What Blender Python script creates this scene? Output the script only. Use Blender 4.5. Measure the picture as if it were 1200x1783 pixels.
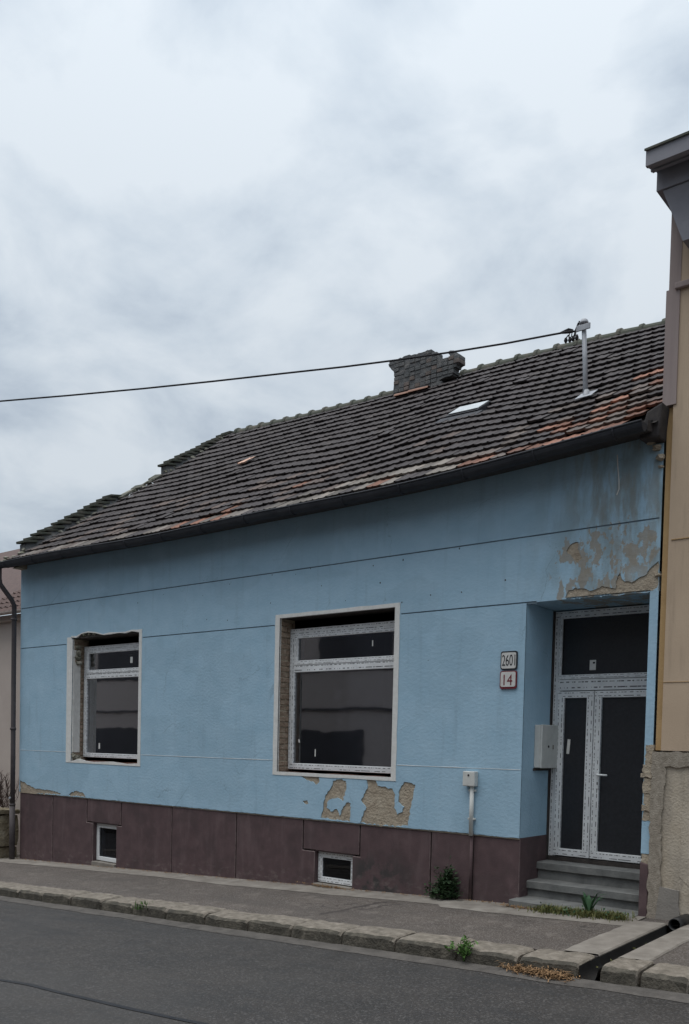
import bpy, bmesh, math, random
from mathutils import Vector, Matrix, noise
from mathutils.geometry import delaunay_2d_cdt

for o in list(bpy.data.objects): bpy.data.objects.remove(o)
S = bpy.context.scene
COL = S.collection
rnd = random.Random(7)

# ------------------------------------------------------------------ camera
IMG_W, IMG_H, FPX, CY = 1200.0, 1783.0, 1553.7, 1354.5
YAW, PITCH, ROLL = (math.radians(a) for a in (-39.077, -2.140, 1.3183))
CAM = Vector((0.0, -9.0, 1.85))
Fv = Vector((math.sin(YAW)*math.cos(PITCH), math.cos(YAW)*math.cos(PITCH), math.sin(PITCH)))
R0 = Vector((math.cos(YAW), -math.sin(YAW), 0)); U0 = R0.cross(Fv)
Rv = R0*math.cos(ROLL) + U0*math.sin(ROLL); Uv = -R0*math.sin(ROLL) + U0*math.cos(ROLL)
cd = bpy.data.cameras.new('camera'); cam = bpy.data.objects.new('camera', cd); COL.objects.link(cam)
cd.sensor_fit = 'HORIZONTAL'; cd.sensor_width = 36.0; cd.lens = FPX/IMG_W*36.0
cd.shift_y = (CY - IMG_H/2)/IMG_W; cd.clip_end = 2000; cd.clip_start = 0.05
cam.matrix_world = Matrix(((Rv.x, Uv.x, -Fv.x, CAM.x), (Rv.y, Uv.y, -Fv.y, CAM.y), (Rv.z, Uv.z, -Fv.z, CAM.z), (0, 0, 0, 1)))
S.camera = cam

# ------------------------------------------------------------------ sky, sun, exposure
SUN_EL, SUN_AZ = math.radians(76), math.radians(205)     # azimuth clockwise from +Y
wd = bpy.data.worlds.new('World'); S.world = wd; wd.use_nodes = True
nt = wd.node_tree; nt.nodes.clear()
def wn(t, **k):
    n = nt.nodes.new(t)
    for a, b in k.items(): setattr(n, a, b)
    return n
wl = nt.links.new
wout = wn('ShaderNodeOutputWorld'); wbg = wn('ShaderNodeBackground'); wbg.inputs['Strength'].default_value = 0.075
sky = wn('ShaderNodeTexSky', sky_type='NISHITA'); sky.sun_disc = False
sky.sun_elevation = SUN_EL; sky.sun_rotation = SUN_AZ
tc = wn('ShaderNodeTexCoord'); sep = wn('ShaderNodeSeparateXYZ'); wl(tc.outputs['Generated'], sep.inputs[0])
zz = wn('ShaderNodeMath', operation='MAXIMUM'); wl(sep.outputs['Z'], zz.inputs[0]); zz.inputs[1].default_value = 0.0
za = wn('ShaderNodeMath', operation='ADD'); wl(zz.outputs[0], za.inputs[0]); za.inputs[1].default_value = 0.32
dx = wn('ShaderNodeMath', operation='DIVIDE'); wl(sep.outputs['X'], dx.inputs[0]); wl(za.outputs[0], dx.inputs[1])
dy = wn('ShaderNodeMath', operation='DIVIDE'); wl(sep.outputs['Y'], dy.inputs[0]); wl(za.outputs[0], dy.inputs[1])
cmb = wn('ShaderNodeCombineXYZ'); wl(dx.outputs[0], cmb.inputs[0]); wl(dy.outputs[0], cmb.inputs[1]); cmb.inputs[2].default_value = 5.0
n1 = wn('ShaderNodeTexNoise'); n1.inputs['Scale'].default_value = 4.2; n1.inputs['Detail'].default_value = 10; n1.inputs['Roughness'].default_value = 0.54; n1.inputs['Distortion'].default_value = 0.25
wl(cmb.outputs[0], n1.inputs['Vector'])
n2 = wn('ShaderNodeTexNoise'); n2.inputs['Scale'].default_value = 0.9; n2.inputs['Detail'].default_value = 3
wl(cmb.outputs[0], n2.inputs['Vector'])
am = wn('ShaderNodeMath', operation='MULTIPLY_ADD'); wl(n2.outputs[0], am.inputs[0]); am.inputs[1].default_value = 0.55; 
am2 = wn('ShaderNodeMath', operation='MULTIPLY'); wl(n1.outputs[0], am2.inputs[0]); am2.inputs[1].default_value = 0.72
wl(am2.outputs[0], am.inputs[2])
rmp = wn('ShaderNodeValToRGB'); wl(am.outputs[0], rmp.inputs[0])
e = rmp.color_ramp.elements
e[0].position = 0.50; e[0].color = (0.435, 0.505, 0.59, 1)
e[1].position = 0.69; e[1].color = (0.69, 0.75, 0.805, 1)
e2 = rmp.color_ramp.elements.new(0.60); e2.color = (0.58, 0.65, 0.72, 1)
# an overcast dome is brighter overhead than at the horizon
z2 = wn('ShaderNodeMath', operation='MULTIPLY'); wl(zz.outputs[0], z2.inputs[0]); wl(zz.outputs[0], z2.inputs[1])
gr = wn('ShaderNodeMath', operation='MULTIPLY_ADD'); wl(z2.outputs[0], gr.inputs[0]); gr.inputs[1].default_value = 8.0; gr.inputs[2].default_value = 8.0
vs = wn('ShaderNodeVectorMath', operation='SCALE'); wl(rmp.outputs[0], vs.inputs[0]); wl(gr.outputs[0], vs.inputs['Scale'])
mx = wn('ShaderNodeMixRGB'); mx.inputs[0].default_value = 0.93; wl(sky.outputs[0], mx.inputs[1]); wl(vs.outputs[0], mx.inputs[2])
wl(mx.outputs[0], wbg.inputs['Color']); wl(wbg.outputs[0], wout.inputs[0])
sd = bpy.data.lights.new('sun', 'SUN'); sun = bpy.data.objects.new('sun', sd); COL.objects.link(sun)
sd.energy = 1.5; sd.angle = math.radians(50); sd.color = (1.0, 0.97, 0.93)
sdir = Vector((math.sin(SUN_AZ)*math.cos(SUN_EL), math.cos(SUN_AZ)*math.cos(SUN_EL), math.sin(SUN_EL)))
sun.rotation_euler = sdir.to_track_quat('Z', 'Y').to_euler()
S.view_settings.view_transform = 'Standard'; S.view_settings.look = 'None'
S.view_settings.exposure = 0.60; S.view_settings.gamma = 1.0
S.render.engine = 'CYCLES'

# ------------------------------------------------------------------ survey helpers: measured picture points to metres on a known plane
def ray(u, v): return Fv + Rv*((u-600)/FPX) + Uv*((CY-v)/FPX)
def W(u, v, y=0.0):
    d = ray(u, v); return CAM + d*((y-CAM.y)/d.y)
def WX(u, v, x):
    d = ray(u, v); return CAM + d*((x-CAM.x)/d.x)
GA, GB, GC = 0.0487, 0.316, 0.02
def zg(x, y): return GA*x + GB + GC*y           # pavement level
def WG(u, v, dz=0.0):
    d = ray(u, v); t = (GA*CAM.x + GB + GC*CAM.y + dz - CAM.z)/(d.z - GA*d.x - GC*d.y); return CAM + d*t
def fx(u, v=1250): return W(u, v).x
def fz(v, u): return W(u, v).z

# ------------------------------------------------------------------ materials
def mat(name, cols, scale=6.0, detail=6, rough=(0.8, 0.95), bump=0.15, bscale=60.0, bdist=0.01, spec=0.3, stretch=(1, 1, 1), extra=None, metal=0.0, tex='pos', b2=None):
    """cols: list of (position, (r,g,b)) on a noise ramp"""
    m = bpy.data.materials.new(name); m.use_nodes = True
    t = m.node_tree; N = t.nodes; L = t.links.new; N.clear()
    out = N.new('ShaderNodeOutputMaterial'); b = N.new('ShaderNodeBsdfPrincipled'); L(b.outputs[0], out.inputs[0])
    b.inputs['Specular IOR Level'].default_value = spec; b.inputs['Metallic'].default_value = metal
    if tex == 'pos': g = N.new('ShaderNodeNewGeometry'); src = g.outputs['Position']
    else: g = N.new('ShaderNodeTexCoord'); src = g.outputs['Object']
    mp = N.new('ShaderNodeMapping'); mp.inputs['Scale'].default_value = stretch; L(src, mp.inputs[0])
    nz = N.new('ShaderNodeTexNoise'); nz.inputs['Scale'].default_value = scale; nz.inputs['Detail'].default_value = detail; nz.inputs['Roughness'].default_value = 0.6
    L(mp.outputs[0], nz.inputs['Vector'])
    rp = N.new('ShaderNodeValToRGB'); L(nz.outputs[0], rp.inputs[0])
    el = rp.color_ramp.elements
    while len(el) < len(cols): el.new(0.5)
    for i, (p, c) in enumerate(cols): el[i].position = p; el[i].color = (*c, 1)
    col = rp.outputs[0]
    if extra: col = extra(t, src, col, b)
    L(col, b.inputs['Base Color'])
    rr = N.new('ShaderNodeMapRange'); L(nz.outputs[0], rr.inputs[0]); rr.inputs[1].default_value = 0.3; rr.inputs[2].default_value = 0.7
    rr.inputs[3].default_value, rr.inputs[4].default_value = rough; L(rr.outputs[0], b.inputs['Roughness'])
    if bump:
        nb = N.new('ShaderNodeTexNoise'); nb.inputs['Scale'].default_value = bscale; nb.inputs['Detail'].default_value = 5; L(mp.outputs[0], nb.inputs['Vector'])
        h = nb.outputs[0]
        if b2:
            nc = N.new('ShaderNodeTexNoise'); nc.inputs['Scale'].default_value = b2[0]; nc.inputs['Detail'].default_value = 4; L(mp.outputs[0], nc.inputs['Vector'])
            ma = N.new('ShaderNodeMath'); ma.operation = 'MULTIPLY_ADD'; L(nc.outputs[0], ma.inputs[0]); ma.inputs[1].default_value = b2[1]; L(h, ma.inputs[2]); h = ma.outputs[0]
        bp = N.new('ShaderNodeBump'); bp.inputs['Strength'].default_value = bump; bp.inputs['Distance'].default_value = bdist
        L(h, bp.inputs['Height']); L(bp.outputs[0], b.inputs['Normal'])
    return m

def mixnode(t, fac, a, bcol, mode='MIX'):
    n = t.nodes.new('ShaderNodeMixRGB'); n.blend_type = mode
    if isinstance(fac, (int, float)): n.inputs[0].default_value = fac
    else: t.links.new(fac, n.inputs[0])
    for s, i in ((a, 1), (bcol, 2)):
        if isinstance(s, tuple): n.inputs[i].default_value = (*s, 1)
        else: t.links.new(s, n.inputs[i])
    return n.outputs[0]
def mth(t, op, a, b=None, c=None):
    n = t.nodes.new('ShaderNodeMath'); n.operation = op
    for i, s in enumerate((a, b, c)):
        if s is None: continue
        if isinstance(s, (int, float)): n.inputs[i].default_value = s
        else: t.links.new(s, n.inputs[i])
    return n.outputs[0]
def smooth(t, v, lo, hi):
    n = t.nodes.new('ShaderNodeMapRange'); n.interpolation_type = 'SMOOTHSTEP'; n.clamp = True
    t.links.new(v, n.inputs[0]); n.inputs[1].default_value = lo; n.inputs[2].default_value = hi
    return n.outputs[0]
def nz_(t, src, scale, detail=5, stretch=(1, 1, 1), rough=0.6):
    mp = t.nodes.new('ShaderNodeMapping'); mp.inputs['Scale'].default_value = stretch; t.links.new(src, mp.inputs[0])
    n = t.nodes.new('ShaderNodeTexNoise'); n.inputs['Scale'].default_value = scale; n.inputs['Detail'].default_value = detail; n.inputs['Roughness'].default_value = rough
    t.links.new(mp.outputs[0], n.inputs['Vector']); return n.outputs[0]
def sepxyz(t, src):
    s = t.nodes.new('ShaderNodeSeparateXYZ'); t.links.new(src, s.inputs[0]); return s.outputs

def wall_extra(t, src, col, b):
    o = sepxyz(t, src)
    # damp, algae and rusty water stains spreading from the leaking gutter end over the doorway
    rx = smooth(t, o[0], -5.1, -3.7); rz = smooth(t, o[2], 3.3, 3.7)
    st = nz_(t, src, 2.2, 6, (2.2, 1, 0.7))
    f = mth(t, 'MULTIPLY', mth(t, 'MULTIPLY', rx, rz), smooth(t, st, 0.40, 0.62))
    col = mixnode(t, mth(t, 'MULTIPLY', f, 0.55), col, (0.16, 0.175, 0.15))
    st2 = nz_(t, src, 3.4, 6, (2.4, 1, 0.5))
    rx2 = smooth(t, o[0], -4.5, -3.9)
    f2 = mth(t, 'MULTIPLY', mth(t, 'MULTIPLY', rx2, rz), smooth(t, st2, 0.46, 0.60))
    col = mixnode(t, mth(t, 'MULTIPLY', f2, 0.45), col, (0.23, 0.205, 0.15))
    # flaked paint over the doorway lintel, sharp edged
    fk = nz_(t, src, 5.5, 7, (1.3, 1, 0.8), 0.62)
    rr_ = mth(t, 'MULTIPLY', mth(t, 'MULTIPLY', smooth(t, o[0], -4.55, -4.30), smooth(t, o[2], 3.40, 3.50)), mth(t, 'SUBTRACT', 1.0, smooth(t, o[2], 3.9, 4.45)))
    fl = smooth(t, mth(t, 'MULTIPLY_ADD', rr_, 0.16, fk), 0.635, 0.655)
    col = mixnode(t, mth(t, 'MULTIPLY', mth(t, 'MULTIPLY', fl, smooth(t, rr_, 0.05, 0.3)), 0.75), col, mixnode(t, nz_(t, src, 12, 5), (0.20, 0.165, 0.115), (0.37, 0.31, 0.235)))
    # long faint dirty runs and specks
    s3 = nz_(t, src, 3.0, 4, (3.0, 1, 0.25))
    col = mixnode(t, mth(t, 'MULTIPLY', smooth(t, s3, 0.52, 0.75), 0.18), col, (0.17, 0.23, 0.28))
    s4 = nz_(t, src, 14.0, 2)
    col = mixnode(t, mth(t, 'MULTIPLY', smooth(t, s4, 0.74, 0.80), 0.6), col, (0.13, 0.15, 0.16))
    s5 = nz_(t, src, 1.3, 5)
    col = mixnode(t, mth(t, 'MULTIPLY', smooth(t, s5, 0.55, 0.7), 0.35), col, (0.40, 0.57, 0.695))
    # hairline cracks, only here and there
    w = nz_(t, src, 4, 4); wv = t.nodes.new('ShaderNodeVectorMath'); wv.operation = 'MULTIPLY_ADD'
    cw = t.nodes.new('ShaderNodeCombineXYZ'); t.links.new(w, cw.inputs[0]); t.links.new(w, cw.inputs[2])
    t.links.new(cw.outputs[0], wv.inputs[0]); wv.inputs[1].default_value = (0.5, 0, 0.5); t.links.new(src, wv.inputs[2])
    vo = t.nodes.new('ShaderNodeTexVoronoi'); vo.feature = 'DISTANCE_TO_EDGE'; vo.inputs['Scale'].default_value = 0.9; t.links.new(wv.outputs[0], vo.inputs['Vector'])
    ck = mth(t, 'MULTIPLY', mth(t, 'LESS_THAN', vo.outputs[0], 0.0028), smooth(t, nz_(t, src, 0.8, 2), 0.50, 0.58))
    col = mixnode(t, mth(t, 'MULTIPLY', ck, 0.30), col, (0.12, 0.15, 0.17))
    # slightly different repair coats
    s6 = nz_(t, src, 0.55, 3, (1, 1, 1.6))
    col = mixnode(t, mth(t, 'MULTIPLY', smooth(t, s6, 0.52, 0.55), 0.16), col, (0.22, 0.33, 0.41))
    return col
M = {}
M['blue'] = mat('blue_plaster', [(0.3, (0.30, 0.46, 0.58)), (0.7, (0.36, 0.52, 0.64))], scale=3.0, rough=(0.85, 0.95), bump=0.42, bscale=24, bdist=0.010, spec=0.2, stretch=(0.85, 1, 1.25), extra=wall_extra, b2=(110, 0.4))
M['render'] = mat('bare_render', [(0.25, (0.27, 0.22, 0.165)), (0.5, (0.36, 0.305, 0.235)), (0.75, (0.43, 0.38, 0.30))], scale=9, bump=0.8, bscale=35, bdist=0.02, b2=(8, 1.0))
M['trim'] = mat('white_trim_paint', [(0.3, (0.60, 0.60, 0.575)), (0.7, (0.72, 0.72, 0.70))], scale=14, bump=0.3, bscale=70)
def plinth_extra(t, src, col, b):
    o = sepxyz(t, src)
    d = nz_(t, src, 5, 6)
    # scuffed, blackened and bleached area right of the wide cellar window
    m = mth(t, 'MULTIPLY', mth(t, 'MULTIPLY', smooth(t, o[0], -7.3, -7.0), mth(t, 'SUBTRACT', 1.0, smooth(t, o[0], -6.6, -5.9))), mth(t, 'SUBTRACT', 1.0, smooth(t, o[2], 0.25, 0.6)))
    col = mixnode(t, mth(t, 'MULTIPLY', m, smooth(t, d, 0.45, 0.55)), col, (0.05, 0.045, 0.045))
    d2 = nz_(t, src, 11, 7, (0.7, 1, 1.2))
    h = mth(t, 'SUBTRACT', o[2], mth(t, 'MULTIPLY_ADD', o[0], GA, GB))
    col = mixnode(t, mth(t, 'MULTIPLY', mth(t, 'SUBTRACT', 1.0, smooth(t, h, 0.05, 0.35)), mth(t, 'MULTIPLY', smooth(t, d2, 0.52, 0.66), 0.28)), col, (0.24, 0.21, 0.19))
    d3 = nz_(t, src, 2.5, 5, (2.5, 1, 0.4))
    col = mixnode(t, mth(t, 'MULTIPLY', smooth(t, d3, 0.5, 0.7), 0.4), col, (0.15, 0.11, 0.112))
    d4 = nz_(t, src, 1.8, 7); return mixnode(t, mth(t, 'MULTIPLY', smooth(t, d4, 0.5, 0.62), 0.45), col, (0.058, 0.042, 0.044))
M['plinth'] = mat('maroon_plinth', [(0.3, (0.076, 0.050, 0.053)), (0.55, (0.100, 0.066, 0.069)), (0.8, (0.13, 0.09, 0.092))], scale=5, rough=(0.75, 0.9), bump=0.35, bscale=80, bdist=0.006, extra=plinth_extra)
M['plinthedge'] = mat('worn_highlit_slab_edge', [(0.35, (0.10, 0.068, 0.07)), (0.65, (0.21, 0.165, 0.16))], scale=9, bump=0.3)  # edge wear and edge highlights both put into this lighter colour
M['kerbface'] = mat('grimy_shaded_kerb_face', [(0.25, (0.035, 0.033, 0.027)), (0.5, (0.07, 0.064, 0.052)), (0.75, (0.15, 0.135, 0.11))], scale=9, bump=0.9, bscale=45, bdist=0.015)  # street grime plus the shade of the front face, put into the colour
M['groove'] = mat('shaded_groove', [(0.3, (0.09, 0.125, 0.15)), (0.7, (0.16, 0.215, 0.26))], scale=12, bump=0.3)  # shade of the shallow groove put into the lining colour
M['joint'] = mat('plinth_joint_mortar', [(0.3, (0.028, 0.022, 0.022)), (0.7, (0.055, 0.045, 0.044))], bump=0.3)
M['brickjamb'] = mat('old_jamb_brick', [(0.25, (0.16, 0.11, 0.08)), (0.5, (0.29, 0.22, 0.165)), (0.75, (0.40, 0.34, 0.27))], scale=14, bump=0.8, bscale=50, bdist=0.015)
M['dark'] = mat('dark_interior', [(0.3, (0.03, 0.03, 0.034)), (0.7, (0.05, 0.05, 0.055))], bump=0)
M['cavity'] = mat('dark_cavity', [(0.3, (0.03, 0.027, 0.025)), (0.7, (0.07, 0.06, 0.055))], scale=12, bump=0.6)  # shade of hollows put into the colour: lintel cavity, pits, gaps
M['stonestep'] = mat('step_concrete', [(0.25, (0.105, 0.108, 0.105)), (0.5, (0.16, 0.163, 0.158)), (0.75, (0.215, 0.215, 0.205))], scale=7, bump=0.5, bscale=60, bdist=0.008)
M['concrete'] = mat('pale_concrete', [(0.25, (0.15, 0.135, 0.117)), (0.5, (0.215, 0.195, 0.172)), (0.75, (0.285, 0.265, 0.235))], scale=5, bump=0.5, bscale=70, bdist=0.008)
def asph_extra(t, src, col, b):
    v = t.nodes.new('ShaderNodeTexVoronoi'); v.inputs['Scale'].default_value = 70; t.links.new(src, v.inputs['Vector'])
    s = sepxyz(t, v.outputs['Color'])
    col = mixnode(t, mth(t, 'MULTIPLY', smooth(t, s[0], 0.66, 0.95), 0.55), col, (0.105, 0.10, 0.097))
    col = mixnode(t, mth(t, 'MULTIPLY', smooth(t, s[1], 0.7, 0.95), 0.6), col, (0.02, 0.02, 0.022))
    d = nz_(t, src, 0.5, 5)
    col = mixnode(t, mth(t, 'MULTIPLY', smooth(t, d, 0.5, 0.7), 0.35), col, (0.058, 0.055, 0.053))
    d2 = nz_(t, src, 1.6, 6, (0.35, 1.5, 1)); col = mixnode(t, mth(t, 'MULTIPLY', smooth(t, d2, 0.52, 0.66), 0.5), col, (0.026, 0.026, 0.027))
    d3 = nz_(t, src, 7, 4); return mixnode(t, mth(t, 'MULTIPLY', smooth(t, d3, 0.62, 0.70), 0.35), col, (0.02, 0.02, 0.021))
M['asphalt'] = mat('road_asphalt', [(0.3, (0.028, 0.0255, 0.024)), (0.7, (0.044, 0.040, 0.0375))], scale=2.2, rough=(0.55, 0.8), bump=0.6, bscale=140, bdist=0.006, spec=0.4, extra=asph_extra)
def pav_extra(t, src, col, b):
    v = t.nodes.new('ShaderNodeTexVoronoi'); v.inputs['Scale'].default_value = 110; t.links.new(src, v.inputs['Vector'])
    s = sepxyz(t, v.outputs['Color'])
    col = mixnode(t, mth(t, 'MULTIPLY', smooth(t, s[0], 0.6, 0.95), 0.5), col, (0.25, 0.23, 0.22))
    d = nz_(t, src, 1.1, 5, (0.4, 1.6, 1))
    col = mixnode(t, mth(t, 'MULTIPLY', smooth(t, d, 0.48, 0.68), 0.55), col, (0.075, 0.066, 0.06))
    d2 = nz_(t, src, 4.5, 6); col = mixnode(t, mth(t, 'MULTIPLY', smooth(t, d2, 0.56, 0.68), 0.4), col, (0.19, 0.17, 0.15))
    w = nz_(t, src, 3, 4); cw = t.nodes.new('ShaderNodeCombineXYZ'); t.links.new(w, cw.inputs[0]); t.links.new(w, cw.inputs[1])
    wv = t.nodes.new('ShaderNodeVectorMath'); wv.operation = 'MULTIPLY_ADD'; t.links.new(cw.outputs[0], wv.inputs[0]); wv.inputs[1].default_value = (0.6, 0.6, 0); t.links.new(src, wv.inputs[2])
    vo = t.nodes.new('ShaderNodeTexVoronoi'); vo.feature = 'DISTANCE_TO_EDGE'; vo.inputs['Scale'].default_value = 0.7; t.links.new(wv.outputs[0], vo.inputs['Vector'])
    ck = mth(t, 'MULTIPLY', mth(t, 'LESS_THAN', vo.outputs[0], 0.006), smooth(t, nz_(t, src, 0.7, 2), 0.48, 0.54))
    return mixnode(t, mth(t, 'MULTIPLY', ck, 0.7), col, (0.035, 0.03, 0.028))
M['paving'] = mat('pavement_asphalt', [(0.3, (0.064, 0.054, 0.047)), (0.7, (0.098, 0.083, 0.072))], scale=2.5, rough=(0.8, 0.95), bump=0.5, bscale=120, bdist=0.005, extra=pav_extra)
M['kerb'] = mat('kerb_granite', [(0.25, (0.10, 0.088, 0.072)), (0.5, (0.185, 0.163, 0.135)), (0.75, (0.28, 0.25, 0.215))], scale=13, bump=0.9, bscale=45, bdist=0.015)
M['grit'] = mat('gutter_grit', [(0.3, (0.06, 0.055, 0.051)), (0.7, (0.115, 0.106, 0.097))], scale=8, bump=0.4, bscale=90)
M['tar'] = mat('tar_seal', [(0.3, (0.012, 0.013, 0.016)), (0.7, (0.025, 0.026, 0.03))], rough=(0.45, 0.7), bump=0.2)
M['blackplastic'] = mat('black_plastic', [(0.3, (0.012, 0.012, 0.013)), (0.7, (0.03, 0.03, 0.03))], rough=(0.4, 0.6), bump=0.1)
M['gutter'] = mat('weathered_gutter', [(0.3, (0.022, 0.025, 0.032)), (0.7, (0.05, 0.052, 0.06))], scale=5, rough=(0.6, 0.8), bump=0.2, spec=0.3)
M['pipe'] = mat('downpipe_grey', [(0.3, (0.062, 0.054, 0.057)), (0.7, (0.10, 0.088, 0.09))], scale=5, rough=(0.55, 0.75), bump=0.15)
M['wood'] = mat('rotten_eaves_board', [(0.3, (0.028, 0.026, 0.028)), (0.7, (0.065, 0.058, 0.055))], scale=10, bump=0.4)
M['deck'] = mat('roof_underlay', [(0.3, (0.02, 0.018, 0.018)), (0.7, (0.04, 0.036, 0.034))], bump=0.3)
M['moss'] = mat('mossy_mortar', [(0.25, (0.08, 0.085, 0.055)), (0.5, (0.19, 0.185, 0.15)), (0.75, (0.33, 0.31, 0.27))], scale=9, bump=0.8, bscale=30, bdist=0.02)
M['chim'] = mat('sooty_brick', [(0.25, (0.055, 0.06, 0.06)), (0.5, (0.10, 0.103, 0.105)), (0.75, (0.18, 0.17, 0.16))], scale=6, bump=0.8, bscale=40, bdist=0.02)
M['oldbrick'] = mat('weathered_brown_brick', [(0.25, (0.075, 0.066, 0.062)), (0.5, (0.12, 0.10, 0.09)), (0.75, (0.19, 0.16, 0.145))], scale=9, bump=0.7, bscale=40)
M['ridge'] = mat('ridge_tile_clay', [(0.25, (0.04, 0.05, 0.035)), (0.5, (0.075, 0.08, 0.065)), (0.75, (0.14, 0.12, 0.10))], scale=6, bump=0.5)
M['orange'] = mat('fresh_clay', [(0.3, (0.24, 0.135, 0.10)), (0.7, (0.34, 0.21, 0.16))], scale=8, bump=0.3)
M['galv'] = mat('galvanised_steel', [(0.3, (0.26, 0.28, 0.31)), (0.7, (0.38, 0.40, 0.43))], scale=12, rough=(0.45, 0.65), bump=0.08, spec=0.5)
M['cable'] = mat('black_cable', [(0.3, (0.018, 0.018, 0.02)), (0.7, (0.035, 0.035, 0.04))], bump=0)
M['pvc'] = mat('plain_white_pvc', [(0.3, (0.68, 0.70, 0.71)), (0.7, (0.77, 0.79, 0.79))], rough=(0.35, 0.5), bump=0.0, spec=0.5)
M['box'] = mat('grey_white_enclosure', [(0.3, (0.50, 0.51, 0.49)), (0.7, (0.60, 0.61, 0.585))], scale=9, rough=(0.5, 0.65), bump=0.05)
M['enamel'] = mat('enamel_white', [(0.3, (0.52, 0.52, 0.50)), (0.7, (0.62, 0.62, 0.60))], scale=20, rough=(0.3, 0.45), bump=0.0, spec=0.5)
M['ink'] = mat('black_ink', [(0.3, (0.02, 0.02, 0.025)), (0.7, (0.03, 0.03, 0.035))], bump=0)
M['redink'] = mat('dark_red_enamel', [(0.3, (0.14, 0.02, 0.03)), (0.7, (0.18, 0.03, 0.04))], bump=0)
M['tan'] = mat('tan_facade_render', [(0.3, (0.45, 0.345, 0.25)), (0.7, (0.50, 0.39, 0.285))], scale=1.5, bump=0.35, bscale=120, bdist=0.005, extra=lambda t, src, col, b: mixnode(t, mth(t, 'MULTIPLY', smooth(t, nz_(t, src, 2.5, 6, (4, 1, 0.4)), 0.5, 0.72), 0.35), col, (0.27, 0.21, 0.155)))
M['ochre'] = mat('ochre_edge_render', [(0.3, (0.36, 0.235, 0.11)), (0.7, (0.46, 0.31, 0.155))], scale=3, bump=0.3, bscale=60)
M['mauve'] = mat('mauve_grey_cladding', [(0.3, (0.265, 0.215, 0.205)), (0.7, (0.32, 0.265, 0.25))], scale=2, bump=0.1, stretch=(6, 1, 0.4))
M['eavegrey'] = mat('grey_eaves_boards', [(0.3, (0.19, 0.19, 0.215)), (0.7, (0.25, 0.25, 0.275))], scale=4, bump=0.1)
def cw_extra(t, src, col, b):
    d = nz_(t, src, 2.0, 6, (2.2, 1, 0.6))
    col = mixnode(t, mth(t, 'MULTIPLY', smooth(t, d, 0.42, 0.6), 0.40), col, (0.25, 0.225, 0.195))
    d2 = nz_(t, src, 7, 5)
    return mixnode(t, mth(t, 'MULTIPLY', smooth(t, d2, 0.6, 0.72), 0.6), col, (0.14, 0.125, 0.115))
M['oldwall'] = mat('stained_base_render', [(0.25, (0.36, 0.305, 0.235)), (0.5, (0.43, 0.375, 0.30)), (0.75, (0.50, 0.445, 0.365))], scale=3, bump=0.6, bscale=45, bdist=0.012, extra=cw_extra)
M['roughcast'] = mat('rough_pebbly_concrete', [(0.25, (0.19, 0.165, 0.13)), (0.5, (0.285, 0.25, 0.205)), (0.75, (0.38, 0.34, 0.285))], scale=22, bump=0.7, bscale=75, bdist=0.012)
M['greypatch'] = mat('grey_cement_patch', [(0.3, (0.21, 0.195, 0.175)), (0.7, (0.27, 0.25, 0.225))], scale=6, bump=0.5, bscale=50)
M['pinkwall'] = mat('pale_pink_render', [(0.3, (0.42, 0.36, 0.325)), (0.7, (0.47, 0.41, 0.37))], scale=2, bump=0.2, bscale=90)
M['pinktile'] = mat('old_red_tile', [(0.3, (0.075, 0.052, 0.048)), (0.7, (0.135, 0.095, 0.086))], scale=9, bump=0.3)
M['stone'] = mat('yellowish_stone', [(0.25, (0.15, 0.125, 0.08)), (0.5, (0.235, 0.20, 0.14)), (0.75, (0.32, 0.285, 0.22))], scale=7, bump=0.9, bscale=22, bdist=0.03)
M['twig'] = mat('bare_twig', [(0.3, (0.06, 0.04, 0.035)), (0.7, (0.11, 0.08, 0.07))], bump=0)
M['rust'] = mat('rusty_brick_dust', [(0.3, (0.10, 0.04, 0.03)), (0.7, (0.17, 0.08, 0.06))], scale=14, bump=0.6)
M['oppwall'] = mat('opposite_house_render', [(0.3, (0.47, 0.42, 0.40)), (0.7, (0.53, 0.48, 0.455))], bump=0.1)
M['oppdark'] = mat('opposite_house_dark_doors', [(0.3, (0.06, 0.06, 0.068)), (0.7, (0.10, 0.10, 0.11))], scale=0.8, bump=0)
M['straw'] = mat('dry_straw', [(0.3, (0.16, 0.09, 0.045)), (0.7, (0.30, 0.19, 0.10))], scale=30, bump=0)
M['earth'] = mat('bare_earth', [(0.3, (0.09, 0.08, 0.06)), (0.7, (0.16, 0.14, 0.11))], bump=0.5)
def leafmat(name, c0, c1):
    return mat(name, [(0.3, c0), (0.7, c1)], scale=18, rough=(0.5, 0.7), bump=0, spec=0.3)
M['ivy'] = leafmat('dark_ivy_leaf', (0.016, 0.035, 0.014), (0.04, 0.075, 0.03))
M['weed'] = leafmat('fresh_weed_leaf', (0.05, 0.11, 0.025), (0.10, 0.19, 0.05))
M['weed2'] = leafmat('blue_green_leaf', (0.035, 0.085, 0.04), (0.07, 0.14, 0.07))
M['grass'] = leafmat('yellowing_grass', (0.075, 0.095, 0.03), (0.17, 0.16, 0.06))

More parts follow.
